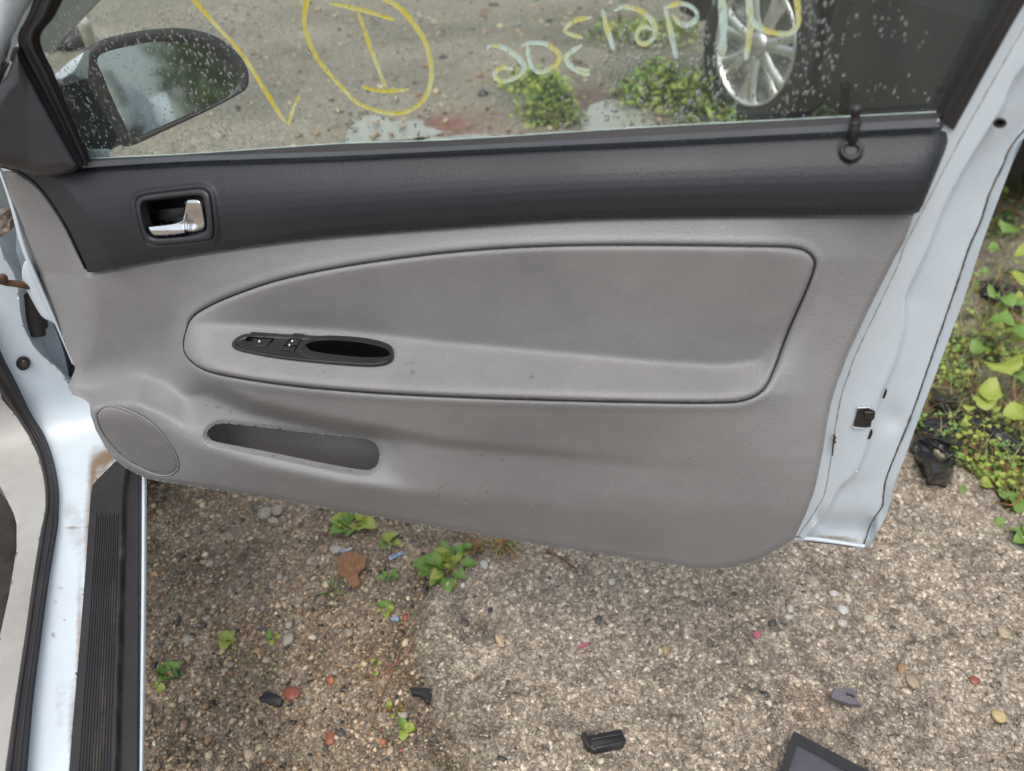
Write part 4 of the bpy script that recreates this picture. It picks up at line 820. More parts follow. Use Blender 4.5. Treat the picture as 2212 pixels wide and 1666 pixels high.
def lines_loft(lines, ns, seg, n=150):
    Ls = [resample(catmull(l), n) for l in lines]; rows = []; NN = []
    for k in range(len(Ls) - 1):
        for j in range(seg):
            t = j / seg; tt = t * t if k == 1 else t * t * (3 - 2 * t) if k == 0 else t; rows.append(Ls[k] * (1 - t) + Ls[k + 1] * t); NN.append(np.full(n, ns[k] * (1 - tt) + ns[k + 1] * tt))
    rows.append(Ls[-1]); NN.append(np.full(n, ns[-1])); Pp = np.stack(rows, 1); Q = np.stack(NN, 1); u = Pp[..., 0].ravel(); v = Pp[..., 1].ravel()
    b = np.exp(-(((v - 1140) / 26) ** 2)) * -.010 * ((u > 1760) & (u < 1890))
    # bottom corner folds back under
    dent = -.006 * np.exp(-(((u - 1925) / 26) ** 2 + ((v - 905) / 30) ** 2))
    P = D(u, v, Q.ravel() + b + dent); i = np.arange(len(u)).reshape(Q.shape)
    q = np.stack([i[:-1, :-1].ravel(), i[1:, :-1].ravel(), i[1:, 1:].ravel(), i[:-1, 1:].ravel()], 1); return P, q, u, v
NS = [.001, -.003, -.010, -.040, -.035]
LC2 = LCc + A([5, 2]) * np.clip((LCc[:, 1:2] - 100) / 300, .3, 1); NS = [.001, -.005, -.006, -.020, -.036, -.030]
P, q, uu, vv = lines_loft([LA, LB, LCc, LC2, LDd, LEe], NS, 8)
# behind: the outer skin, thick door
outline = np.vstack([[(60, 372), (110, 560), (165, 800), (250, 965), (330, 1012)], [(560, 1045), (1180, 1150), (1500, 1190), (1640, 1185), (1715, 1160), (1860, 1172)], LEe[::-1][2:-1], [(2240, 240), (2060, 250), (1474, 290), (737, 335), (180, 360)]])
me = mesh_np('door', P, q)
dirtf = blobs([(1800, 1163, 45, 6, .8), (1840, 1172, 25, 5, .8), (1760, 1165, 30, 5, .55), (2052, 345, 14, 30, .20), (1803, 950, 3, 9, .5)])
if len(me.vertices) == len(P): set_attr(me, 'dirt', dirtf(uu, vv))
door = link('door', me, M_WHITE, car, label='white door shell with creased shut face')
WLOC['door'] = (0, 0, 0)
# children of the door are built in world coordinates; the door itself sits at the car's origin offset
WLOC[door.name] = (0, 0, 0)
relief('outer_skin', outline, lambda u, v: D(u, v, -.085), M_WHITE, door, 12)
e1 = D(LEe[:, 0], LEe[:, 1], -.030); e2 = e1 - NR * .05; nE = len(e1); link('skin_edge', mesh_py('skin_edge', np.vstack([e1, e2]), [(i, i + 1, nE + i + 1, nE + i) for i in range(nE - 1)]), M_WHITE, door)
def bead(name, line, n, w, m, skip=0):
    L_ = resample(catmull(line), 160)[skip:]; L_ = L_ + rng.standard_normal(L_.shape) * .35; tube(name, D(L_[:, 0], L_[:, 1], n + .0004), w * (1 + .3 * rng.standard_normal(len(L_)) * .5), m, door, 5)
bead('sealer_bead', LB, NS[1], .0006, M_SEALW, 18); bead('sealer_bead', LDd, NS[4] + .0003, .0009, M_SEAL, 12)
# water drops standing on the paint
def drops(name, spots, fn, parent, label, m=M_DROP, asp=1.0):
    V0, F0 = ico(1); V0 = V0.copy(); V = []; k = len(V0)
    for (u, v, r, ax_) in spots:
        c = fn(A([u]), A([v]))[0]; a = random.uniform(-.5, .5); rx = r * random.uniform(.6, 1); rz = r * random.uniform(.8, 1.5) * asp
        jit = 1 + .22 * rng.standard_normal(k)
        W = c + (V0[:, 0:1] * jit[:, None] * rx) * E + (V0[:, 1:2] * r * .42) * ax_ + (V0[:, 2:3] * jit[:, None] * rz) * UPV + (V0[:, 2:3] * math.sin(a) * rz) * E * .6; V.append(W)
    n = len(V); me = mesh_np(name, np.vstack(V), (F0[None] + (np.arange(n) * k)[:, None, None]).reshape(-1, 3)); return link(name, me, m, parent, kind='stuff', label=label)
sp_ = []
for i in range(55):
    t = random.random(); u_ = np.interp(t * 800, [0, 150, 350, 800], [2150, 2080, 1990, 1880]) + random.gauss(0, 22); v_ = 90 + t * 700
    lb = np.interp(v_, LB[:, 1], LB[:, 0]); lc = np.interp(v_, LCc[:, 1], LCc[:, 0]); u_ = random.uniform(lb + 6, lc - 4); sp_.append((u_, v_, random.choice([.0006, .0008, .0011]), NR))
drops('paint_drops', sp_, lambda u, v: D(u, v, -.0075), door, 'rain drops on the white shut face', m=mat('bead_film', (.66, .70, .74), .04, coat=1))
# plug, latch mouth, slots
def ddisc(name, u, v, rx, ry, prof, m, n=28):
    a = np.linspace(0, 2 * math.pi, n, endpoint=False); return loft(name, [D(u + rx * k * np.cos(a), v + ry * k * np.sin(a), nn) for k, nn in prof], m, door)
ddisc('rubber_plug', 2160, 266, 15, 11.5, [(1, -.012), (1, -.007), (.9, -.0055), (.55, -.0055), (.5, -.010)], M_RUB)
lp = [(1853, 884), (1878, 882), (1891, 889), (1889, 905), (1883, 909), (1881, 923), (1868, 924), (1843, 921)]
lp = resample(lp, 48, True); loft('latch_mouth', [D(lp[:, 0], lp[:, 1], n) for n in (-.0030, -.0034)] + [D(inset(lp, 1)[:, 0], inset(lp, 1)[:, 1], -.0035)], M_BLACK, door)
plate('latch_claw', [(1866, 889), (1888, 890), (1888, 904), (1878, 908), (1868, 903)], lambda u, v, n: D(u, v, -.0012 + n), .004, .001, mat('latch_steel', (.12, .12, .12), .35, .8, c2=(.06, .06, .06), nscale=60), door, 30, False, 2)
tube('latch_lip', D(A([1851, 1853, 1878, 1880]), A([886, 881, 880, 884]), -.003), .0009, M_WHITE, door, 5); tube('latch_lip', D(A([1842, 1844, 1866]), A([921, 924, 926]), -.003), .0009, M_WHITE, door, 5)
for (a, b) in ((1911, 850), (1880, 938)): plate('drain_slot', [(a + 3, b - 11), (a + 5, b - 3), (a, b + 10), (a - 5, b + 10), (a - 2, b)], lambda u, v, n: D(u, v, -.0048 + n), .002, .0005, M_DARKIN, door, 24, True, .8)
for (a, b) in ((1873, 861), (1852, 940), (1848, 1020)): tube('pressed_mark', D(A([a - 7, a - 3, a + 3, a + 6]), A([b + 2, b - 2, b - 2, b + 3]), -.0068), .0008, M_WHITE, door, 5)
tube('rust_crack', D(A([1801, 1804, 1801, 1803, 1800, 1798]), A([940, 946, 950, 956, 960, 985]), .0002), [.0012, .0016, .0014, .0018, .001, .0005], M_RUST, door, 5)
tube('rust_seam', D(A([1735, 1760, 1800, 1835, 1850]), A([1168, 1170, 1173, 1179, 1181]), -.013), [.001, .0018, .0020, .0022, .0008], M_RUST, door, 6)
ribbon('lower_hem', [(1700, 1158), (1760, 1160), (1869, 1176)], [(1700, 1170), (1755, 1173), (1866, 1188)], lambda u, v, s: D(u, v, -.016 + .006 * np.sin(np.pi * s)), M_WHITE, door, 30, 6)

# front flange of the shell and check-strap housing at the left
ribbon('front_flange', [(-6, 362), (20, 440), (50, 548), (105, 670), (155, 785)], [(6, 376), (34, 452), (66, 556), (118, 680), (163, 792)], lambda u, v, s: D(u, v, -.045 + .004 * np.sin(np.pi * s)), M_WHITE, door, 50, 6)
plate('strap_housing', [(56, 562), (49, 575), (47, 590), (50, 609), (60, 632), (74, 658), (85, 677), (95, 688), (113, 697), (125, 702), (100, 645), (66, 568)], lambda u, v, n: D(u, v, -.048 + n), .01, .004, M_WHITE, door, 70, True, 4)

# ---- trim depth map
KN = {  # u: (v, n in mm) along the section from the top of the grey trim to its bottom edge
 140: [(600, 2), (680, -4), (740, -8), (790, -10), (805, -9), (818, -6), (836, 2), (874, 50), (900, 58), (1000, 50)],
 200: [(590, 12), (680, 4), (740, -3), (790, -7), (805, -6), (818, -3), (843, 6), (880, 56), (902, 60), (1000, 50)],
 293: [(571, 20), (650, 12), (720, 5), (760, 1), (775, 1), (786, 2), (808, 8), (870, 60), (903, 64), (1030, 52)],
 367: [(558, 22), (650, 15), (710, 9), (755, 8), (780, 9), (800, 10), (828, 14), (905, 62), (934, 68), (1050, 53)],
 392: [(553, 22), (655, 15), (700, 13), (750, 14), (780, 15), (800, 16), (845, 18), (922, 66), (947, 71), (1056, 54)],
 408: [(550, 22), (660, 22), (700, 28), (768, 62), (790, 66), (798, 62), (858, 20), (930, 68), (957, 73), (1060, 54)],
 450: [(545, 22), (660, 27), (702, 28), (784, 84), (800, 90), (828, 86), (846, 36), (946, 70), (972, 78), (1065, 55)],
 550: [(532, 22), (620, 31), (706, 22), (804, 95), (821, 102), (874, 98), (890, 44), (968, 72), (1002, 86), (1078, 58)],
 740: [(508, 22), (578, 35), (718, 19), (824, 98), (842, 105), (916, 99), (931, 48), (1008, 74), (1042, 90), (1110, 60)],
 830: [(499, 22), (563, 35), (727, 19), (831, 97), (849, 104), (931, 98), (943, 56), (1020, 78), (1052, 91), (1124, 61)],
 885: [(495, 22), (555, 35), (735, 19), (835, 97), (853, 103), (940, 95), (952, 82), (1036, 84), (1064, 86), (1132, 60)],
 950: [(491, 22), (547, 35), (742, 19), (838, 97), (857, 103), (950, 92), (962, 83), (1045, 82), (1065, 81), (1143, 57)],
 1180: [(475, 22), (532, 35), (764, 20), (844, 94), (864, 100), (972, 86), (984, 80), (1060, 78), (1090, 76), (1180, 54)],
 1400: [(468, 22), (530, 35), (785, 20), (849, 86), (869, 94), (990, 80), (1010, 77), (1080, 76), (1110, 73), (1217, 51)],
 1560: [(466, 22), (531, 35), (795, 18), (851, 72), (869, 79), (990, 72), (1020, 70), (1090, 68), (1110, 66), (1228, 45)],
 1650: [(466, 22), (533, 33), (780, 20), (834, 52), (852, 60), (990, 62), (1020, 61), (1090, 59), (1110, 57), (1215, 42)],
 1760: [(466, 20), (560, 28), (640, 28), (760, 31), (850, 38), (990, 46), (1020, 46), (1090, 43), (1110, 42), (1120, 41)],
 1860: [(466, 16), (560, 19), (640, 20), (740, 22), (850, 24), (990, 26), (1020, 26), (1090, 26), (1110, 26), (1120, 26)],
 2000: [(465, 9), (560, 9), (640, 9), (740, 9), (850, 9), (990, 9), (1020, 9), (1090, 9), (1110, 9), (1120, 9)]}
GS = 4; gu = np.arange(-60, 2300, GS); gv = np.arange(300, 1320, GS)
ku = A(sorted(KN)); kvv = A([[p[0] for p in KN[int(k)]] for k in ku]); knn = A([[p[1] for p in KN[int(k)]] for k in ku])
NM = np.zeros((len(gv), len(gu)))
for i, u in enumerate(gu):
    a = [np.interp(u, ku, kvv[:, j]) for j in range(10)]; b = [np.interp(u, ku, knn[:, j]) for j in range(10)]; NM[:, i] = np.interp(gv, a, b)
# front ridge: left of it the trim turns back
RV = A([358, 368, 390, 413, 450, 493, 555, 592, 640, 690, 720, 760, 805, 838, 1400]); RU = A([0, 33, 67, 90, 117, 143, 173, 193, 197, 200, 197, 185, 163, 148, 148])
rv = np.interp(gv, RV, RU); GU, GV = np.meshgrid(gu, gv); lft = np.clip(rv[:, None] - GU, 0, 400) * (GV < 845); lft_ = lft; NM = NM - 0 * np.exp(-((GU - rv[:, None]) / 10) ** 2) * (GV < 845)
def blur(M_, s, s2):
    r = int(3 * s) + 1; k = np.exp(-.5 * (np.arange(-r, r + 1) / s) ** 2); k /= k.sum(); Mp = np.pad(M_, ((r, r), (0, 0)), 'edge'); M_ = sum(k[i] * Mp[i:i + M_.shape[0]] for i in range(2 * r + 1))
    r = int(3 * s2) + 1; k = np.exp(-.5 * (np.arange(-r, r + 1) / s2) ** 2); k /= k.sum(); Mp = np.pad(M_, ((0, 0), (r, r)), 'edge'); return sum(k[i] * Mp[:, i:i + M_.shape[1]] for i in range(2 * r + 1))
NM = blur(NM, 1.35, 3.0); NM = blur(NM - lft_ * .50 - 2 * np.exp(-((GU - rv[:, None]) / 7) ** 2) * (GV < 845), .8, .8) / 1000
def nmap(u, v):
    x = np.clip((A(u) - gu[0]) / GS, 0, len(gu) - 1.001); y = np.clip((A(v) - gv[0]) / GS, 0, len(gv) - 1.001); xi = x.astype(int); yi = y.astype(int); xf = x - xi; yf = y - yi
    return (NM[yi, xi] * (1 - xf) + NM[yi, xi + 1] * xf) * (1 - yf) + (NM[yi + 1, xi] * (1 - xf) + NM[yi + 1, xi + 1] * xf) * yf
ins_px = catmull([(413, 689), (402, 715), (397, 738), (398, 758), (407, 774), (430, 793), (467, 807), (550, 822), (640, 834), (737, 843), (850, 851), (1000, 858), (1180, 864), (1400, 869), (1540, 870), (1600, 866), (1635, 853), (1655, 833), (1675, 790), (1704, 712), (1740, 630), (1758, 580), (1757, 560), (1742, 544), (1715, 536), (1660, 533), (1400, 530), (1180, 532), (1000, 543), (850, 560), (720, 580), (600, 606), (500, 640), (440, 668)], True, 5)
seam = lambda u, v: nearest(u, v, ins_px)[0]
spk_c = catmull([(208, 902), (217, 883), (240, 877), (283, 889), (333, 919), (373, 969), (385, 1002), (380, 1018), (357, 1028), (317, 1018), (267, 989), (227, 945)], True, 6)
pocket = resample(catmull([(445, 942), (453, 925), (477, 915), (507, 917), (600, 927), (705, 939.6), (787, 948), (808, 956), (819, 974), (816, 1003), (801, 1018), (780, 1020), (705, 1007), (567, 979), (467, 960), (449, 951)], True, 6), 90, True)
Tc = catmull([(193, 591), (250, 579), (383, 555), (500, 537), (600, 523), (737, 508), (970, 490), (1237, 473), (1474, 467), (1750, 465), (1974, 464)], False, 5)
low_px = np.vstack([Tc, A(Lc1)[7:], [(1690, 1182), (1640, 1210), (1590, 1225), (1540, 1230), (1500, 1228), (1180, 1180), (950, 1141), (750, 1107), (560, 1073), (380, 1046), (318, 1035), (273, 1013), (248, 993), (228, 967), (207, 929), (196, 897), (193, 872), (178, 860), (157, 853), (147, 838), (154, 818), (163, 796), (118, 682), (63, 555), (30, 450), (4, 372)], [(33, 374), (66, 396), (88, 417), (115, 453), (141, 496), (171, 558)]])
edge_px = low_px
def lowfn(u, v):
    n = nmap(u, v); s = seam(u, v); n = n - .0035 * np.exp(-(s / 3.2) ** 2) + .0010 * np.exp(-((s - 12) / 8) ** 2) * (~inside(u, v, ins_px))
    d = nearest(u, v, spk_c)[0]; n = n - .0020 * np.exp(-(d / 2.5) ** 2)
    e = nearest(u, v, pocket)[0]; n = n - .003 * np.exp(-(e / 5.) ** 2)
    b = nearest(u, v, edge_px)[0]; n = n - .0045 * np.exp(-(b / 6.) ** 2); return D(u, v, n)
ins_hole = inset(resample(ins_px, 160, True), 3.)
trim_dirt = blobs([(430, 870, 60, 14, .10), (640, 995, 80, 20, .05), (345, 915, 30, 20, .20), (1100, 1010, 90, 10, .13), (980, 985, 70, 14, .16), (1150, 880, 160, 5, .18), (1500, 1060, 120, 60, .07), (1410, 1150, 120, 14, .10), (1000, 1120, 30, 20, .12), (1050, 1040, 6, 4, .5), (950, 1052, 4, 4, .4), (450, 865, 8, 4, .45), (470, 885, 4, 3, .4), (1703, 1080, 6, 6, .4), (310, 850, 20, 20, .06), (600, 960, 6, 4, .3)])
relief('lower_panel', low_px, lowfn, M_GREY, door, 3, holes=[pocket, ins_hole, inset(resample(spk_c, 70, True), 1.5)], skirt=-NR * .004, dirt=trim_dirt, label='lighter grey lower trim panel')
def insfn(u, v):
    s = seam(u, v); n = nmap(u, v) + .0030 * np.clip(1 - np.exp(-s / 5.), 0, 1) - .0045 * np.exp(-(s / 3.5) ** 2); return D(u, v, n + .0012)
bez_px = catmull([(500, 745), (503, 737), (516, 726), (540, 720), (600, 721), (700, 726), (780, 733), (820, 740), (844, 752), (852, 768), (845, 783), (820, 791), (780, 792), (700, 786), (600, 775), (530, 762), (506, 754)], True, 6)
relief('insert', ins_px, insfn, M_FAB, door, 4, holes=[inset(resample(bez_px, 90, True), 4)], skirt=-NR * .004, label='fabric insert with padded armrest',
       dirt=blobs([(876, 787, 5, 3, .7), (888, 784, 5, 4, .7), (892, 804, 7, 5, .75), (1148, 815, 5, 4, .8), (1160, 815, 10, 2, .4), (700, 802, 3, 3, .8), (1040, 798, 3, 3, .6), (532, 684, 3, 3, .5), (645, 680, 3, 3, .7), (656, 645, 4, 4, .4), (738, 590, 4, 3, .6), (1220, 800, 120, 12, .10)]))
gl_px = inset(resample(spk_c, 70, True), 2.)
relief('speaker_grille', gl_px, lambda u, v: D(u, v, nmap(u, v) + .0006 - .0012 * np.exp(-(nearest(u, v, gl_px)[0] / 3) ** 2)), M_GRILLE, door, 3, skirt=-NR * .004)
sq = resample(ins_px, 400, True); sq = np.vstack([sq, sq[:1]]); tube('seam_shade', D(sq[:, 0], sq[:, 1], nmap(sq[:, 0], sq[:, 1]) - .0016), .0011, M_DARKIN, door, 6)  # dark tube painted in for the shade between insert and trim
gq = resample(spk_c, 200, True); gq = np.vstack([gq, gq[:1]]); tube('speaker_rim', D(gq[:, 0], gq[:, 1], nmap(gq[:, 0], gq[:, 1]) + .0002), .0012, M_GREY, door, 6)
# map pocket: walls run back and down behind the lip
pn = nmap(pocket[:, 0], pocket[:, 1]); pw = inset(pocket, -2.5); base = D(pw[:, 0], pw[:, 1], pn - .006); low = np.clip((pocket[:, 1] - np.interp(pocket[:, 0], [445, 820], [932, 985])) / 22, 0, 1)
topk = (1 - low)[:, None]; lw = low[:, None]
L0 = base; L1 = base - NR * (pn - .034)[:, None] * topk * .9 + UPV * (-.060) * lw - NR * .004 * lw; L2 = base - NR * (pn - .030)[:, None] - UPV * (.004 * topk + .066 * lw); c0 = L2.mean(0)
loft('map_pocket', [L0, L0 * .5 + L1 * .5, L1, L2, L2 * .8 + c0 * .2], mat('pocket_grey', (.24, .235, .235), .55, c2=(.20, .195, .195), nscale=12, bump=.3, bscale=500, btype='VORONOI'), door)
# switch bezel with two rockers and a pull cup
cup = resample(catmull([(653, 757), (660, 745), (680, 737), (712, 735), (770, 739), (815, 747), (838, 757), (844, 768), (838, 778), (815, 783), (765, 782), (700, 775), (665, 768)], True, 6), 60, True)
w1 = A([(519, 746), (535, 727), (596, 731), (577, 751), (545, 750)]); w2 = A([(605, 758), (627, 730), (653, 732), (635, 762)])
bz = resample(bez_px, 120, True); nb_ = lambda u, v: nmap(u, v)
def bezfn(u, v):
    s = nearest(u, v, bz)[0]; c = nearest(u, v, cup)[0]; n = nmap(u, v) + .004 + .0050 * np.clip(s / 5, 0, 1) ** .5 - .0012 * np.clip((s - 7) / 3, 0, 1) + .0016 * np.exp(-(c / 4.) ** 2); return D(u, v, n)
relief('switch_bezel', bz, bezfn, M_BLACK, door, 1.6, holes=[cup, resample(w1, 50, True), resample(w2, 40, True)], skirt=-NR * .009)
cn = nmap(cup[:, 0], cup[:, 1]) + .0092; cb = D(cup[:, 0], cup[:, 1], cn); cc = cb.mean(0); dn = A([0, 0, -1]) * .045 - NR * .012
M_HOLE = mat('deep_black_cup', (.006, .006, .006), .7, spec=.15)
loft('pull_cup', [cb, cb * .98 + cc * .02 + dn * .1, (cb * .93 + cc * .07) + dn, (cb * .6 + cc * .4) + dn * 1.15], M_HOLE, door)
for w in (w1, w2):
    P_ = resample(w, 44, True); nn = nmap(P_[:, 0], P_[:, 1]); loft('switch_well', [D(P_[:, 0], P_[:, 1], nn + .0078), D(P_[:, 0], P_[:, 1], nn + .001)], M_DARKIN, door)
def swfn(h): return lambda u, v, n: D(u, v, nmap(u, v) + h + n)
plate('window_switch', [(545, 731), (590, 732), (580, 744), (573, 750), (550, 748), (547, 742)], swfn(.0088), .008, .0012, M_BLACK, door, 40, False, 2.2)
plate('lock_switch', [(617, 745), (629, 731.5), (651, 733), (642, 747)], swfn(.0086), .008, .001, M_BLACK, door, 32, False, 1.5)
plate('lock_switch', [(607, 757), (616, 747), (641, 749), (634, 761), (620, 757)], swfn(.0092), .008, .001, M_BLACK, door, 32, False, 1.5)
for (a, b, c) in ((560, 737.5, 1.9), (631, 737, 1.7), (625, 745.5, 1.7)): plate('switch_symbol', [(a - c, b - c * .8), (a + c * .6, b - c * 1.4), (a + c * 1.3, b), (a + c * .4, b + c), (a - c, b + c * .9)], swfn(.0098), .0003, .0001, M_PRINT, door, 14, False, .2)

def speck(u, v, l, a, w, m, nf):
    q = [(u - l / 2 * math.cos(a), v - l / 2 * math.sin(a)), (u, v + random.uniform(-.6, .6)), (u + l / 2 * math.cos(a), v + l / 2 * math.sin(a))]; q = A(q)
    tube('scuff', D(q[:, 0], q[:, 1], nf(q[:, 0], q[:, 1]) + .0001), [w * .3, w, w * .3], m, door, 4)
M_SC1 = mat('pale_scuff', (.31, .305, .30), .7); M_SC2 = mat('brown_speck', (.10, .065, .045), .8)
for (u, v, l, a) in ((473, 763, 14, -.9), (1070, 741, 8, .4), (1068, 787, 10, -.9), (1690, 665, 6, .5)): speck(u, v, l, a, .0004, M_SC1, lambda x, y: nmap(x, y) + .0042)
for (u, v, l, a) in ((452, 857, 8, .4), (462, 860, 6, .3), (447, 876, 4, 0), (470, 880, 16, .25), (498, 889, 5, .3), (433, 825, 4, 1), (952, 1052, 3, 1.2), (950, 1058, 3, .2), (948, 1070, 8, .1), (945, 1090, 3, 1.5), (1052, 1062, 4, 1), (1330, 1050, 3, 0), (1150, 1105, 3, 1), (1302, 980, 3, 1), (1040, 985, 5, .6), (1085, 993, 5, -.5), (655, 988, 3, 0), (1490, 990, 3, 1)): speck(u, v, l, a, .0006, M_SC2, lambda x, y: nmap(x, y))
for _ in range(6): speck(random.uniform(900, 1700), random.uniform(900, 1160), random.uniform(8, 40), random.uniform(-.4, .5), .00025, M_SC1, lambda x, y: nmap(x, y))
# ---- upper charcoal panel with handle and lock knob
belt_bot = A([(173, 364), (250, 359), (400, 350), (560, 344.5), (737, 338), (990, 326), (1237, 314), (1474, 303), (1750, 289), (2031, 276)])
up_px = np.vstack([belt_bot, [(2046, 276), (2055, 281)], A(Lc1)[3:6], [(1985, 458), (1972, 464)], Tc[::-1][1:-1], [(189, 588), (183, 578), (173, 555), (143, 493), (117, 450), (90, 413), (67, 390), (33, 368), (-20, 350), (-20, 340), (50, 362), (100, 364), (150, 362)]])
def upn(u, v):
    tb = np.interp(u, belt_bot[:, 0], belt_bot[:, 1]); bt = np.interp(u, Tc[:, 0], Tc[:, 1]); f = np.clip((v - tb) / (bt - tb), 0, 1.2)
    n = np.interp(f, [0, .1, .2, .3, .4, .5, .6, .72, .9, 1., 1.2], [2, 8, 14, 19.5, 24, 27.5, 30, 31.5, 31, 28, 24]) / 1000
    R_ = np.interp(v, RV, RU); n = n - .0002 * np.clip(60 - (u - R_), 0, 60) * (u < 400)
    rr = np.interp(v, [281, 328, 377, 443, 470], [2055, 2041, 2021, 1994, 1970]); n = n - .010 * np.exp(-(np.clip(rr - u, 0, 400) / 14.)); return n
ho = resample(catmull([(293, 443), (297, 430), (310, 422), (360, 415), (423, 408), (440, 409), (450, 416), (455, 430), (461, 483), (460, 510), (447, 520), (350, 530), (325, 528), (313, 518), (300, 480)], True, 6), 80, True)
hi = resample(catmull([(304.5, 450), (308, 438), (320, 433), (400, 423.5), (432, 422.5), (441, 435), (448, 483), (444, 500), (427, 508), (350, 515), (326, 511), (315, 497), (308, 473)], True, 6), 80, True)
bk_px = resample(catmull([(1814, 327), (1818, 312), (1832, 304), (1848, 304), (1861, 314), (1865, 327), (1859, 340), (1843, 349.5), (1834, 349), (1820, 341)], True, 5), 40, True)
def upfn(u, v):
    n = upn(u, v); h = sdist(u, v, ho); n = n + .0035 * np.exp(-((h + 5) / 6.) ** 2) ; b = nearest(u, v, up_px)[0]; n = n - .0035 * np.exp(-(b / 5.) ** 2)
    k = nearest(u, v, bk_px)[0]; n = n - .001 * np.exp(-(k / 3) ** 2); return D(u, v, n)
relief('upper_panel', up_px, upfn, M_CHAR, door, 4, holes=[hi], skirt=-NR * .012, label='charcoal grained upper trim panel',)
hn = lambda P: upn(P[:, 0], P[:, 1])
def hl(P, dn_, d=0.): Q = inset(P, d); return D(Q[:, 0], Q[:, 1], hn(P) + dn_)
loft('handle_bezel', [hl(ho, -.001), hl(ho, .0035, 1.5), hl(ho, .0048, 4), hl(hi, .0042, -2.5), hl(hi, .001, 0), hl(hi, -.012, 1), hl(hi, -.032, 5), hl(hi, -.036, 16)], M_CHARS, door)
hcup = loft('handle_cup', [hl(hi, -.012, 1.2), hl(hi, -.031, 5.5), hl(hi, -.034, 17)], M_DARKIN, door)
plate('handle_cup_block', [(344, 452), (400, 446), (398, 478), (344, 487)], lambda u, v, n: D(u, v, upn(u, v) - .020 + n), .012, .002, M_BLACK, door, 40, False, 3)
def hfn(u, v, n):
    bul = .005 * np.exp(-((v - 487) / 13.) ** 2) * (u < 430) + .004 * np.exp(-((v - 440) / 18.) ** 2)
    return D(u, v, upn(u, v) - .005 + n + bul)
LEVP = catmull([(400, 436), (404, 430), (417, 428.5), (430, 431), (437, 440), (441, 460), (445, 483), (441, 497), (430, 502), (400, 506), (350, 511), (328, 508), (318, 495), (315.5, 488), (345, 484.5), (375, 480.5), (388, 477), (395, 470), (398, 452)], True, 4)
relief('handle_lever', LEVP, lambda u, v: D(u, v, upn(u, v) - .003 + .0035 * np.clip(nearest(u, v, LEVP)[0] / 4, 0, 1) ** .6 + .00022 * np.clip(v - 484, 0, 14) * np.clip((432 - u) / 14, 0, 1) - .00016 * np.clip(v - 440, 0, 40) * np.clip((u - 398) / 8, 0, 1)), M_CHROME, door, 1.6, skirt=-NR * .010)
kz = np.mean(hn(bk_px)); loft('lock_bezel', [D(bk_px[:, 0], bk_px[:, 1], hn(bk_px)), D(bk_px[:, 0], bk_px[:, 1], hn(bk_px) + .0022), hl(bk_px, .0038, 3), hl(bk_px, .0038, 9), hl(bk_px, .0005, 12.5), hl(bk_px, -.006, 13)], M_CHARS, door)
kb = D(1839, 329, .010); kt = kb + A([0, 0, .0]); 
kp = D(A([1838, 1840, 1844, 1847]), A([333, 312, 285, 266]), A([.008, .009, .011, .012]))
tube('lock_rod', kp, [.0042, .0042, .0044, .0046], M_BLACK, door, 12)
kq = D(A([1847, 1847.3, 1847.6, 1848, 1848.2, 1848.6, 1848.8, 1849, 1849.1]), A([266, 264, 258, 250, 245, 240, 235, 230, 227.5]), A([.012] * 9))
tube('lock_knob', kq, [.0054, .0048, .0036, .0034, .0038, .0046, .0048, .0038, .0014], M_BLACK, door, 14)

# ---- belt molding, gap, window
bt_top = A([(185, 350), (250, 345), (400, 338), (560, 333), (737, 327), (990, 315), (1237, 302), (1474, 289), (1750, 273), (2022, 257)])
gl_bot = A([(150, 350), (197, 346), (300, 340.5), (400, 336), (560, 325), (737, 313.5), (990, 304), (1237, 288), (1474, 273.5), (1750, 259), (2040, 244)])
MOLD = mat('belt_molding_vinyl', (.050, .053, .060), .45, c2=(.06, .063, .07), nscale=30)
ribbon('belt_molding', bt_top, belt_bot, lambda u, v, s: D(u, v, .001 + .009 * s - .004 * (s > .95)), MOLD, door, 90, 12)
ribbon('inner_seal', gl_bot + A([0, -1]), np.vstack([[(160, 356)], bt_top + A([0, 3])]), lambda u, v, s: D(u, v, -.011 + .009 * s), M_RUB, door, 90, 6)
def glp(n): return lambda u, v: D(u, v, n)
glass_poly = np.vstack([[(150, -60), (84, 84)], gl_bot[1:] + A([0, 5]), [(2085, 190), (2260, -60)]])
wg = relief('window_glass', glass_poly, glp(-.016), M_GLASS, door, 30)
ribbon('glass_edge_water', gl_bot + A([0, -4.5]), gl_bot + A([0, -.5]), lambda u, v, s: D(u, v, -.0150 + .0012 * np.sin(np.pi * s)), mat('wet_glass_edge', (.42, .50, .48), .15, c2=(.22, .30, .28), nscale=40), door, 90, 5)
# window frame: front channel, sail trim, rear channel
ribbon('front_channel', [(92, -60), (62, 30), (38, 90), (80, 180), (130, 275), (172, 362)], [(165, -60), (120, 32), (87, 84), (120, 165), (160, 262), (197, 350)], lambda u, v, s: D(u, v, -.004 + .010 * np.sin(np.pi * np.clip(s, 0, 1)) + .003 * np.sin(s * 14)), M_RUB, door, 70, 16)
sail = [(36, 108), (55, 145), (95, 222), (135, 295), (163, 345), (172, 362), (160, 371), (133, 379), (104, 383), (75, 379), (45, 369), (0, 358), (-40, 350), (-40, 240), (0, 180), (14, 165)]
def sailfn(u, v):
    b = nearest(u, v, A(sail))[0]; return D(u, v, .010 + .008 * np.clip((v - 120) / 260, 0, 1) + .010 * np.clip(b / 26, 0, 1) ** .6 - .006 * np.exp(-(b / 3) ** 2) + .006 * np.clip((60 - u) / 60, 0, 1))
relief('sail_trim', sail, sailfn, M_CHARS, door, 3, skirt=-NR * .02)
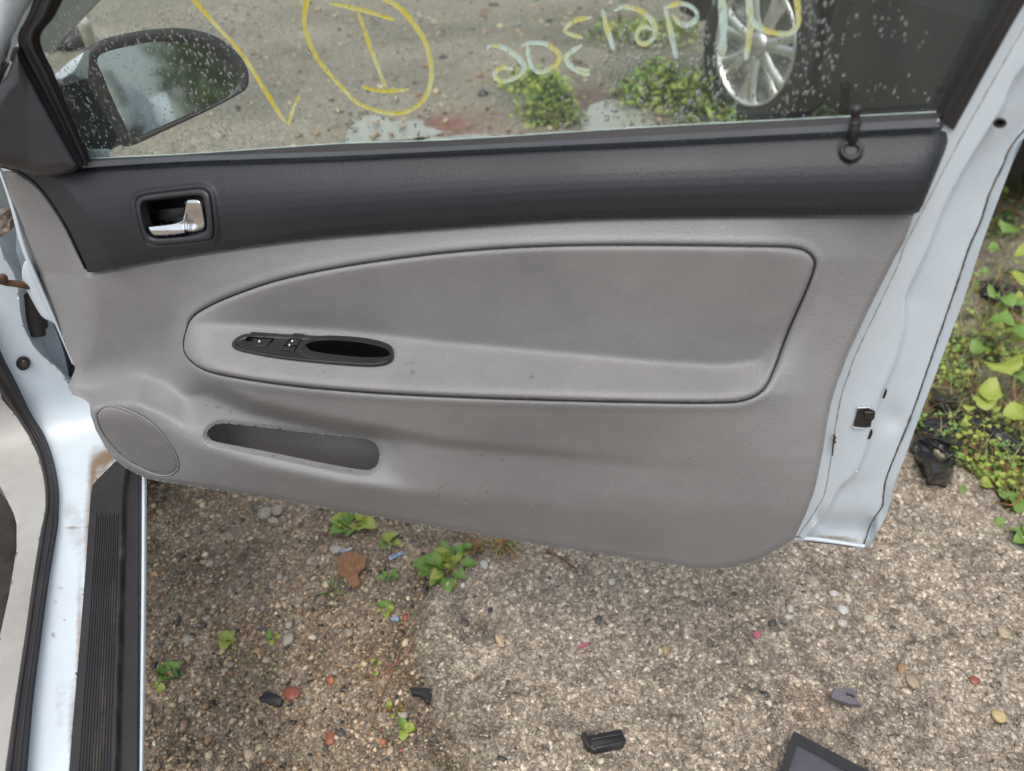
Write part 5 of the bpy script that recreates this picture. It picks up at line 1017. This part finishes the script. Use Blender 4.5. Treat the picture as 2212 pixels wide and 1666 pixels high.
plate('sail_clip', [(23, 118), (30, 103), (42, 101), (42, 112), (32, 128), (22, 133)], lambda u, v, n: D(u, v, .010 + n), .02, .002, M_BLACK, door, 30, True, 2)
plate('sail_step', [(-30, 160), (5, 138), (22, 137), (14, 150), (2, 178), (-30, 215)], lambda u, v, n: D(u, v, .008 + n), .02, .002, M_CHARS, door, 30, True, 2)
ribbon('rear_channel', [(2215, -100), (2171, 0), (2110, 110), (2070, 185), (2028, 262)], [(2300, -110), (2218, 12), (2160, 112), (2108, 205), (2064, 284)], lambda u, v, s: D(u, v, -.006 + .012 * np.sin(np.pi * np.clip(s * .9 + .1, 0, 1)) + .002 * np.sin(s * 10)), M_RUB, door, 60, 14)
ribbon('inner_channel', [(2198, -100), (2150, 0), (2096, 100), (2050, 185), (2018, 250)], [(2222, -100), (2176, 0), (2116, 108), (2075, 185), (2034, 260)], lambda u, v, s: D(u, v, -.0135 + .006 * s), M_RUB, door, 40, 5)
ribbon('panel_seal', [(-20, 352), (0, 354), (33, 364), (67, 386), (90, 409), (117, 446), (143, 489), (173, 551), (186, 580)], [(-20, 362), (0, 363), (31, 372), (64, 393), (86, 415), (113, 452), (139, 494), (169, 556), (183, 584)], lambda u, v, s: D(u, v, upn(u, v) - .006 + .006 * np.sin(np.pi * s)), M_RUB, door, 60, 8)
# glass stamp: a faint dark box
for (a, b, w_, h_) in ((2031, 193, 9, 6.5),):
    pts_ = [(a - w_, b - h_), (a + w_, b - h_), (a + w_, b + h_), (a - w_, b + h_), (a - w_, b - h_)]; tube('glass_stamp', D(A(pts_)[:, 0], A(pts_)[:, 1], -.0155), .0004, M_RUB, door, 4)
    for k_ in (-2, 1.5): tube('glass_stamp', D(A([a - 6, a + 6]), A([b + k_, b + k_]), -.0155), .0004, M_RUB, door, 4)

# ---- marker writing on the outside of the glass (read from behind)
ST = [
 ([(405, -30), (420, 0), (470, 58), (520, 113), (567, 187), (600, 240), (621, 270)], 6, M_YEL), ([(622, 270), (627, 255), (634, 232), (647, 207)], 5.5, M_YEL),
 ([(740, -40), (690, -30), (665, 0), (657, 43), (667, 87), (690, 133), (737, 187), (770, 220), (810, 238), (854, 245), (887, 238), (917, 213), (931, 173), (930, 133), (917, 87), (890, 47), (864, 17), (834, 0), (790, -25), (740, -40)], 7, M_YEL),
 ([(711, 7), (737, 12), (787, 23), (852, 43)], 6.5, M_YEL), ([(774, 25), (797, 93), (815, 142), (834, 189)], 6, M_YEL), ([(782, 185), (800, 193), (837, 196.6), (884, 193)], 6, M_YEL),
 ([(1052, 108), (1057, 100), (1084, 102), (1114, 120), (1132, 143), (1122, 163), (1091, 175), (1073, 170), (1069, 157), (1084, 146), (1109, 149)], 7.5, M_YEL2),
 ([(1125, 100), (1144, 93), (1177, 95), (1202, 110), (1209, 123), (1197, 143), (1167, 156), (1151, 147), (1142, 123), (1139, 97)], 7, M_YEL2),
 ([(1257, 97), (1236, 110), (1219, 124)], 7, M_YEL2), ([(1233, 112), (1222, 126), (1237, 147), (1258, 158), (1274, 161)], 7, M_YEL2), ([(1240, 146), (1276, 152)], 4, M_YEL2),
 ([(1279, 37), (1244, 44), (1222, 60), (1223, 70), (1259, 82)], 6.5, M_YEL2), ([(1301, 20), (1311, 60), (1326, 108)], 8, M_YEL2),
 ([(1326, 24), (1347, 15), (1381, 22), (1407, 43), (1416, 67), (1410, 84), (1391, 96), (1377, 86), (1377, 68), (1391, 57), (1411, 64)], 7.5, M_YEL2),
 ([(1436, 13), (1446, 55), (1461, 127)], 8, M_YEL2), ([(1437, 17), (1464, 8), (1490, 13), (1506, 30), (1498, 48), (1474, 53), (1451, 32)], 7, M_YEL2),
 ([(1559, -40), (1560, 0), (1563, 60), (1561, 121)], 12, M_YEL2), ([(1616, -40), (1618, 0), (1620, 60), (1611, 130)], 10, M_YEL2), ([(1618, 28), (1634, 55), (1672, 71), (1706, 71), (1724, 50), (1722, 0), (1720, -40)], 9, M_YEL2)]
for pts_, w_, m_ in ST: stroke('marker_stroke', pts_, w_ * 1.42, m_, door)
# rain drops on the glass
sp_ = []
def nd(n, u0, u1, v0, v1, r, den=0):
    for _ in range(n):
        u = random.uniform(u0, u1); v = random.uniform(v0, v1)
        if inside(A([u]), A([v]), glass_poly)[0] and v < np.interp(u, gl_bot[:, 0], gl_bot[:, 1]) - 8 and vnoise(A(u / 40), A(v / 40), 8) > den: sp_.append((u, v, r * random.choice([.5, .7, .9, 1.0, 1.3, 1.7]), NR))
nd(2000, 95, 610, 10, 345, .00058); nd(900, 560, 1500, 0, 320, .0007, .5); nd(420, 1300, 1560, 60, 290, .0010, .3); nd(520, 1540, 1800, 0, 275, .0007, .25); nd(110, 1760, 2010, 0, 260, .0007, .45); nd(120, 600, 1500, 0, 300, .0013, .45)
drops('glass_drops', sp_, lambda u, v: D(u, v, -.0182), door, 'rain drops on the outside of the window', asp=1.25)

# ---- exterior mirror
mn = math.cos(R(30)) * E + math.sin(R(30)) * NR; mn = mn * math.cos(R(14)) + UPV * math.sin(R(14)); mp_ = D(330, 190, -.175)
def MP(u, v, n=0.): return on_plane(u, v, mp_ + mn * float(np.mean(n)), mn)
mo = resample(catmull([(178, 125), (213, 90), (267, 73), (333, 62), (400, 60), (460, 73), (500, 97), (530, 130), (542, 160), (540, 187), (527, 200), (467, 233), (367, 280), (283, 317), (262, 300), (235, 250), (205, 190), (184, 150)], True, 6), 90, True)
mi_ = resample(catmull([(217, 120), (300, 95), (350, 88), (400, 92), (443, 102), (493, 133), (515, 170), (510, 195), (467, 223), (380, 262), (300, 295), (285, 290), (253, 227), (230, 173)], True, 6), 90, True)
a0 = MP(mo[:, 0], mo[:, 1]); cc0 = a0.mean(0)
def shr(L_, k, back): return cc0 + (L_ - cc0) * k - mn * back
loft('mirror_housing', [MP(mi_[:, 0], mi_[:, 1]) - mn * .008, MP(inset(mi_, -3)[:, 0], inset(mi_, -3)[:, 1]) - mn * .002, MP(inset(mo, 5)[:, 0], inset(mo, 5)[:, 1]), a0 - mn * .006, shr(a0, .97, .03), shr(a0, .82, .065), shr(a0, .5, .085)], M_BLACK, door)
loft('mirror_glass', [MP(mi_[:, 0], mi_[:, 1]) - mn * .007, MP(inset(mi_, 1)[:, 0], inset(mi_, 1)[:, 1]) - mn * .0065], M_MIRR, door, smooth=False)
# mirror arm and base
def armfn(u, v): return D(u, v, -.055 - .00035 * np.clip(u - 130, 0, 200))
relief('mirror_arm', [(120, 180), (135, 188), (178, 172), (188, 172), (206, 202), (236, 262), (262, 312), (240, 324), (205, 327), (190, 340), (150, 300)], armfn, M_BLACK, door, 4, skirt=-NR * .004)
def capfn(u, v):
    b = nearest(u, v, A(CAPP))[0]; return D(u, v, -.085 + .02 * np.clip(b / 20, 0, 1) ** .6)
CAPP = [(105, 175), (122, 158), (150, 133), (182, 112), (182, 150), (180, 175), (134, 190)]
relief('mirror_cap', CAPP, capfn, M_WHITE, door, 3, skirt=-NR * .008)
# fender and bonnet of the white car, beyond the front corner of the window
relief('front_fender', [(190, 322), (235, 322), (242, 352), (196, 356)], lambda u, v: D(u, v, -.03), M_WHITE, door, 6)

# ================================================================== things beyond the front corner of the window
M_SLATE = mat('grey_green_plastic', (.060, .068, .062), .5, c2=(.085, .09, .08), nscale=5)
p = [on_plane(a, b, (-.9, 2.0, 0), (.25, -1, .35)) for a, b in ((60, -60), (235, -60), (213, 0), (155, 62), (112, 118), (60, 100))]
V = np.vstack([p, A(p) + A([0, .03, 0])]); n = 6; link('plastic_sheet', mesh_py('plastic_sheet', V, [tuple(range(n))] + [(i, (i + 1) % n, n + (i + 1) % n, n + i) for i in range(n)]), M_SLATE, None, False, label='dark grey green plastic panel leaning beyond the front corner of the window', category='panel')
t0 = on_z(180, 45, .25); t1 = on_z(200, 105, .06); tube('pipe', [t0, t0 * .5 + t1 * .5, t1], [.028, .03, .03], mat('old_white_pipe', (.55, .55, .50), .5, c2=(.4, .36, .3), nscale=20), None, 14, label='short off-white pipe standing beyond the mirror', category='pipe')
q_ = G(165, 130); stone(158, 98, 60, 60, (.035, .035, .04), 'dark rounded lump beyond the mirror', 'stone')

# ================================================================== rest of the yard, seen in the mirror and the chrome
def bush(x, y, w, h, label, n=1500):
    root = empty('bush', (x, y, 0), label, 'bush')
    for part, k_, mi_ in (('foliage', 'spoon', 0), ('dark_foliage', 'lobed', 2)):  # second set: lobed leaves in a darker green
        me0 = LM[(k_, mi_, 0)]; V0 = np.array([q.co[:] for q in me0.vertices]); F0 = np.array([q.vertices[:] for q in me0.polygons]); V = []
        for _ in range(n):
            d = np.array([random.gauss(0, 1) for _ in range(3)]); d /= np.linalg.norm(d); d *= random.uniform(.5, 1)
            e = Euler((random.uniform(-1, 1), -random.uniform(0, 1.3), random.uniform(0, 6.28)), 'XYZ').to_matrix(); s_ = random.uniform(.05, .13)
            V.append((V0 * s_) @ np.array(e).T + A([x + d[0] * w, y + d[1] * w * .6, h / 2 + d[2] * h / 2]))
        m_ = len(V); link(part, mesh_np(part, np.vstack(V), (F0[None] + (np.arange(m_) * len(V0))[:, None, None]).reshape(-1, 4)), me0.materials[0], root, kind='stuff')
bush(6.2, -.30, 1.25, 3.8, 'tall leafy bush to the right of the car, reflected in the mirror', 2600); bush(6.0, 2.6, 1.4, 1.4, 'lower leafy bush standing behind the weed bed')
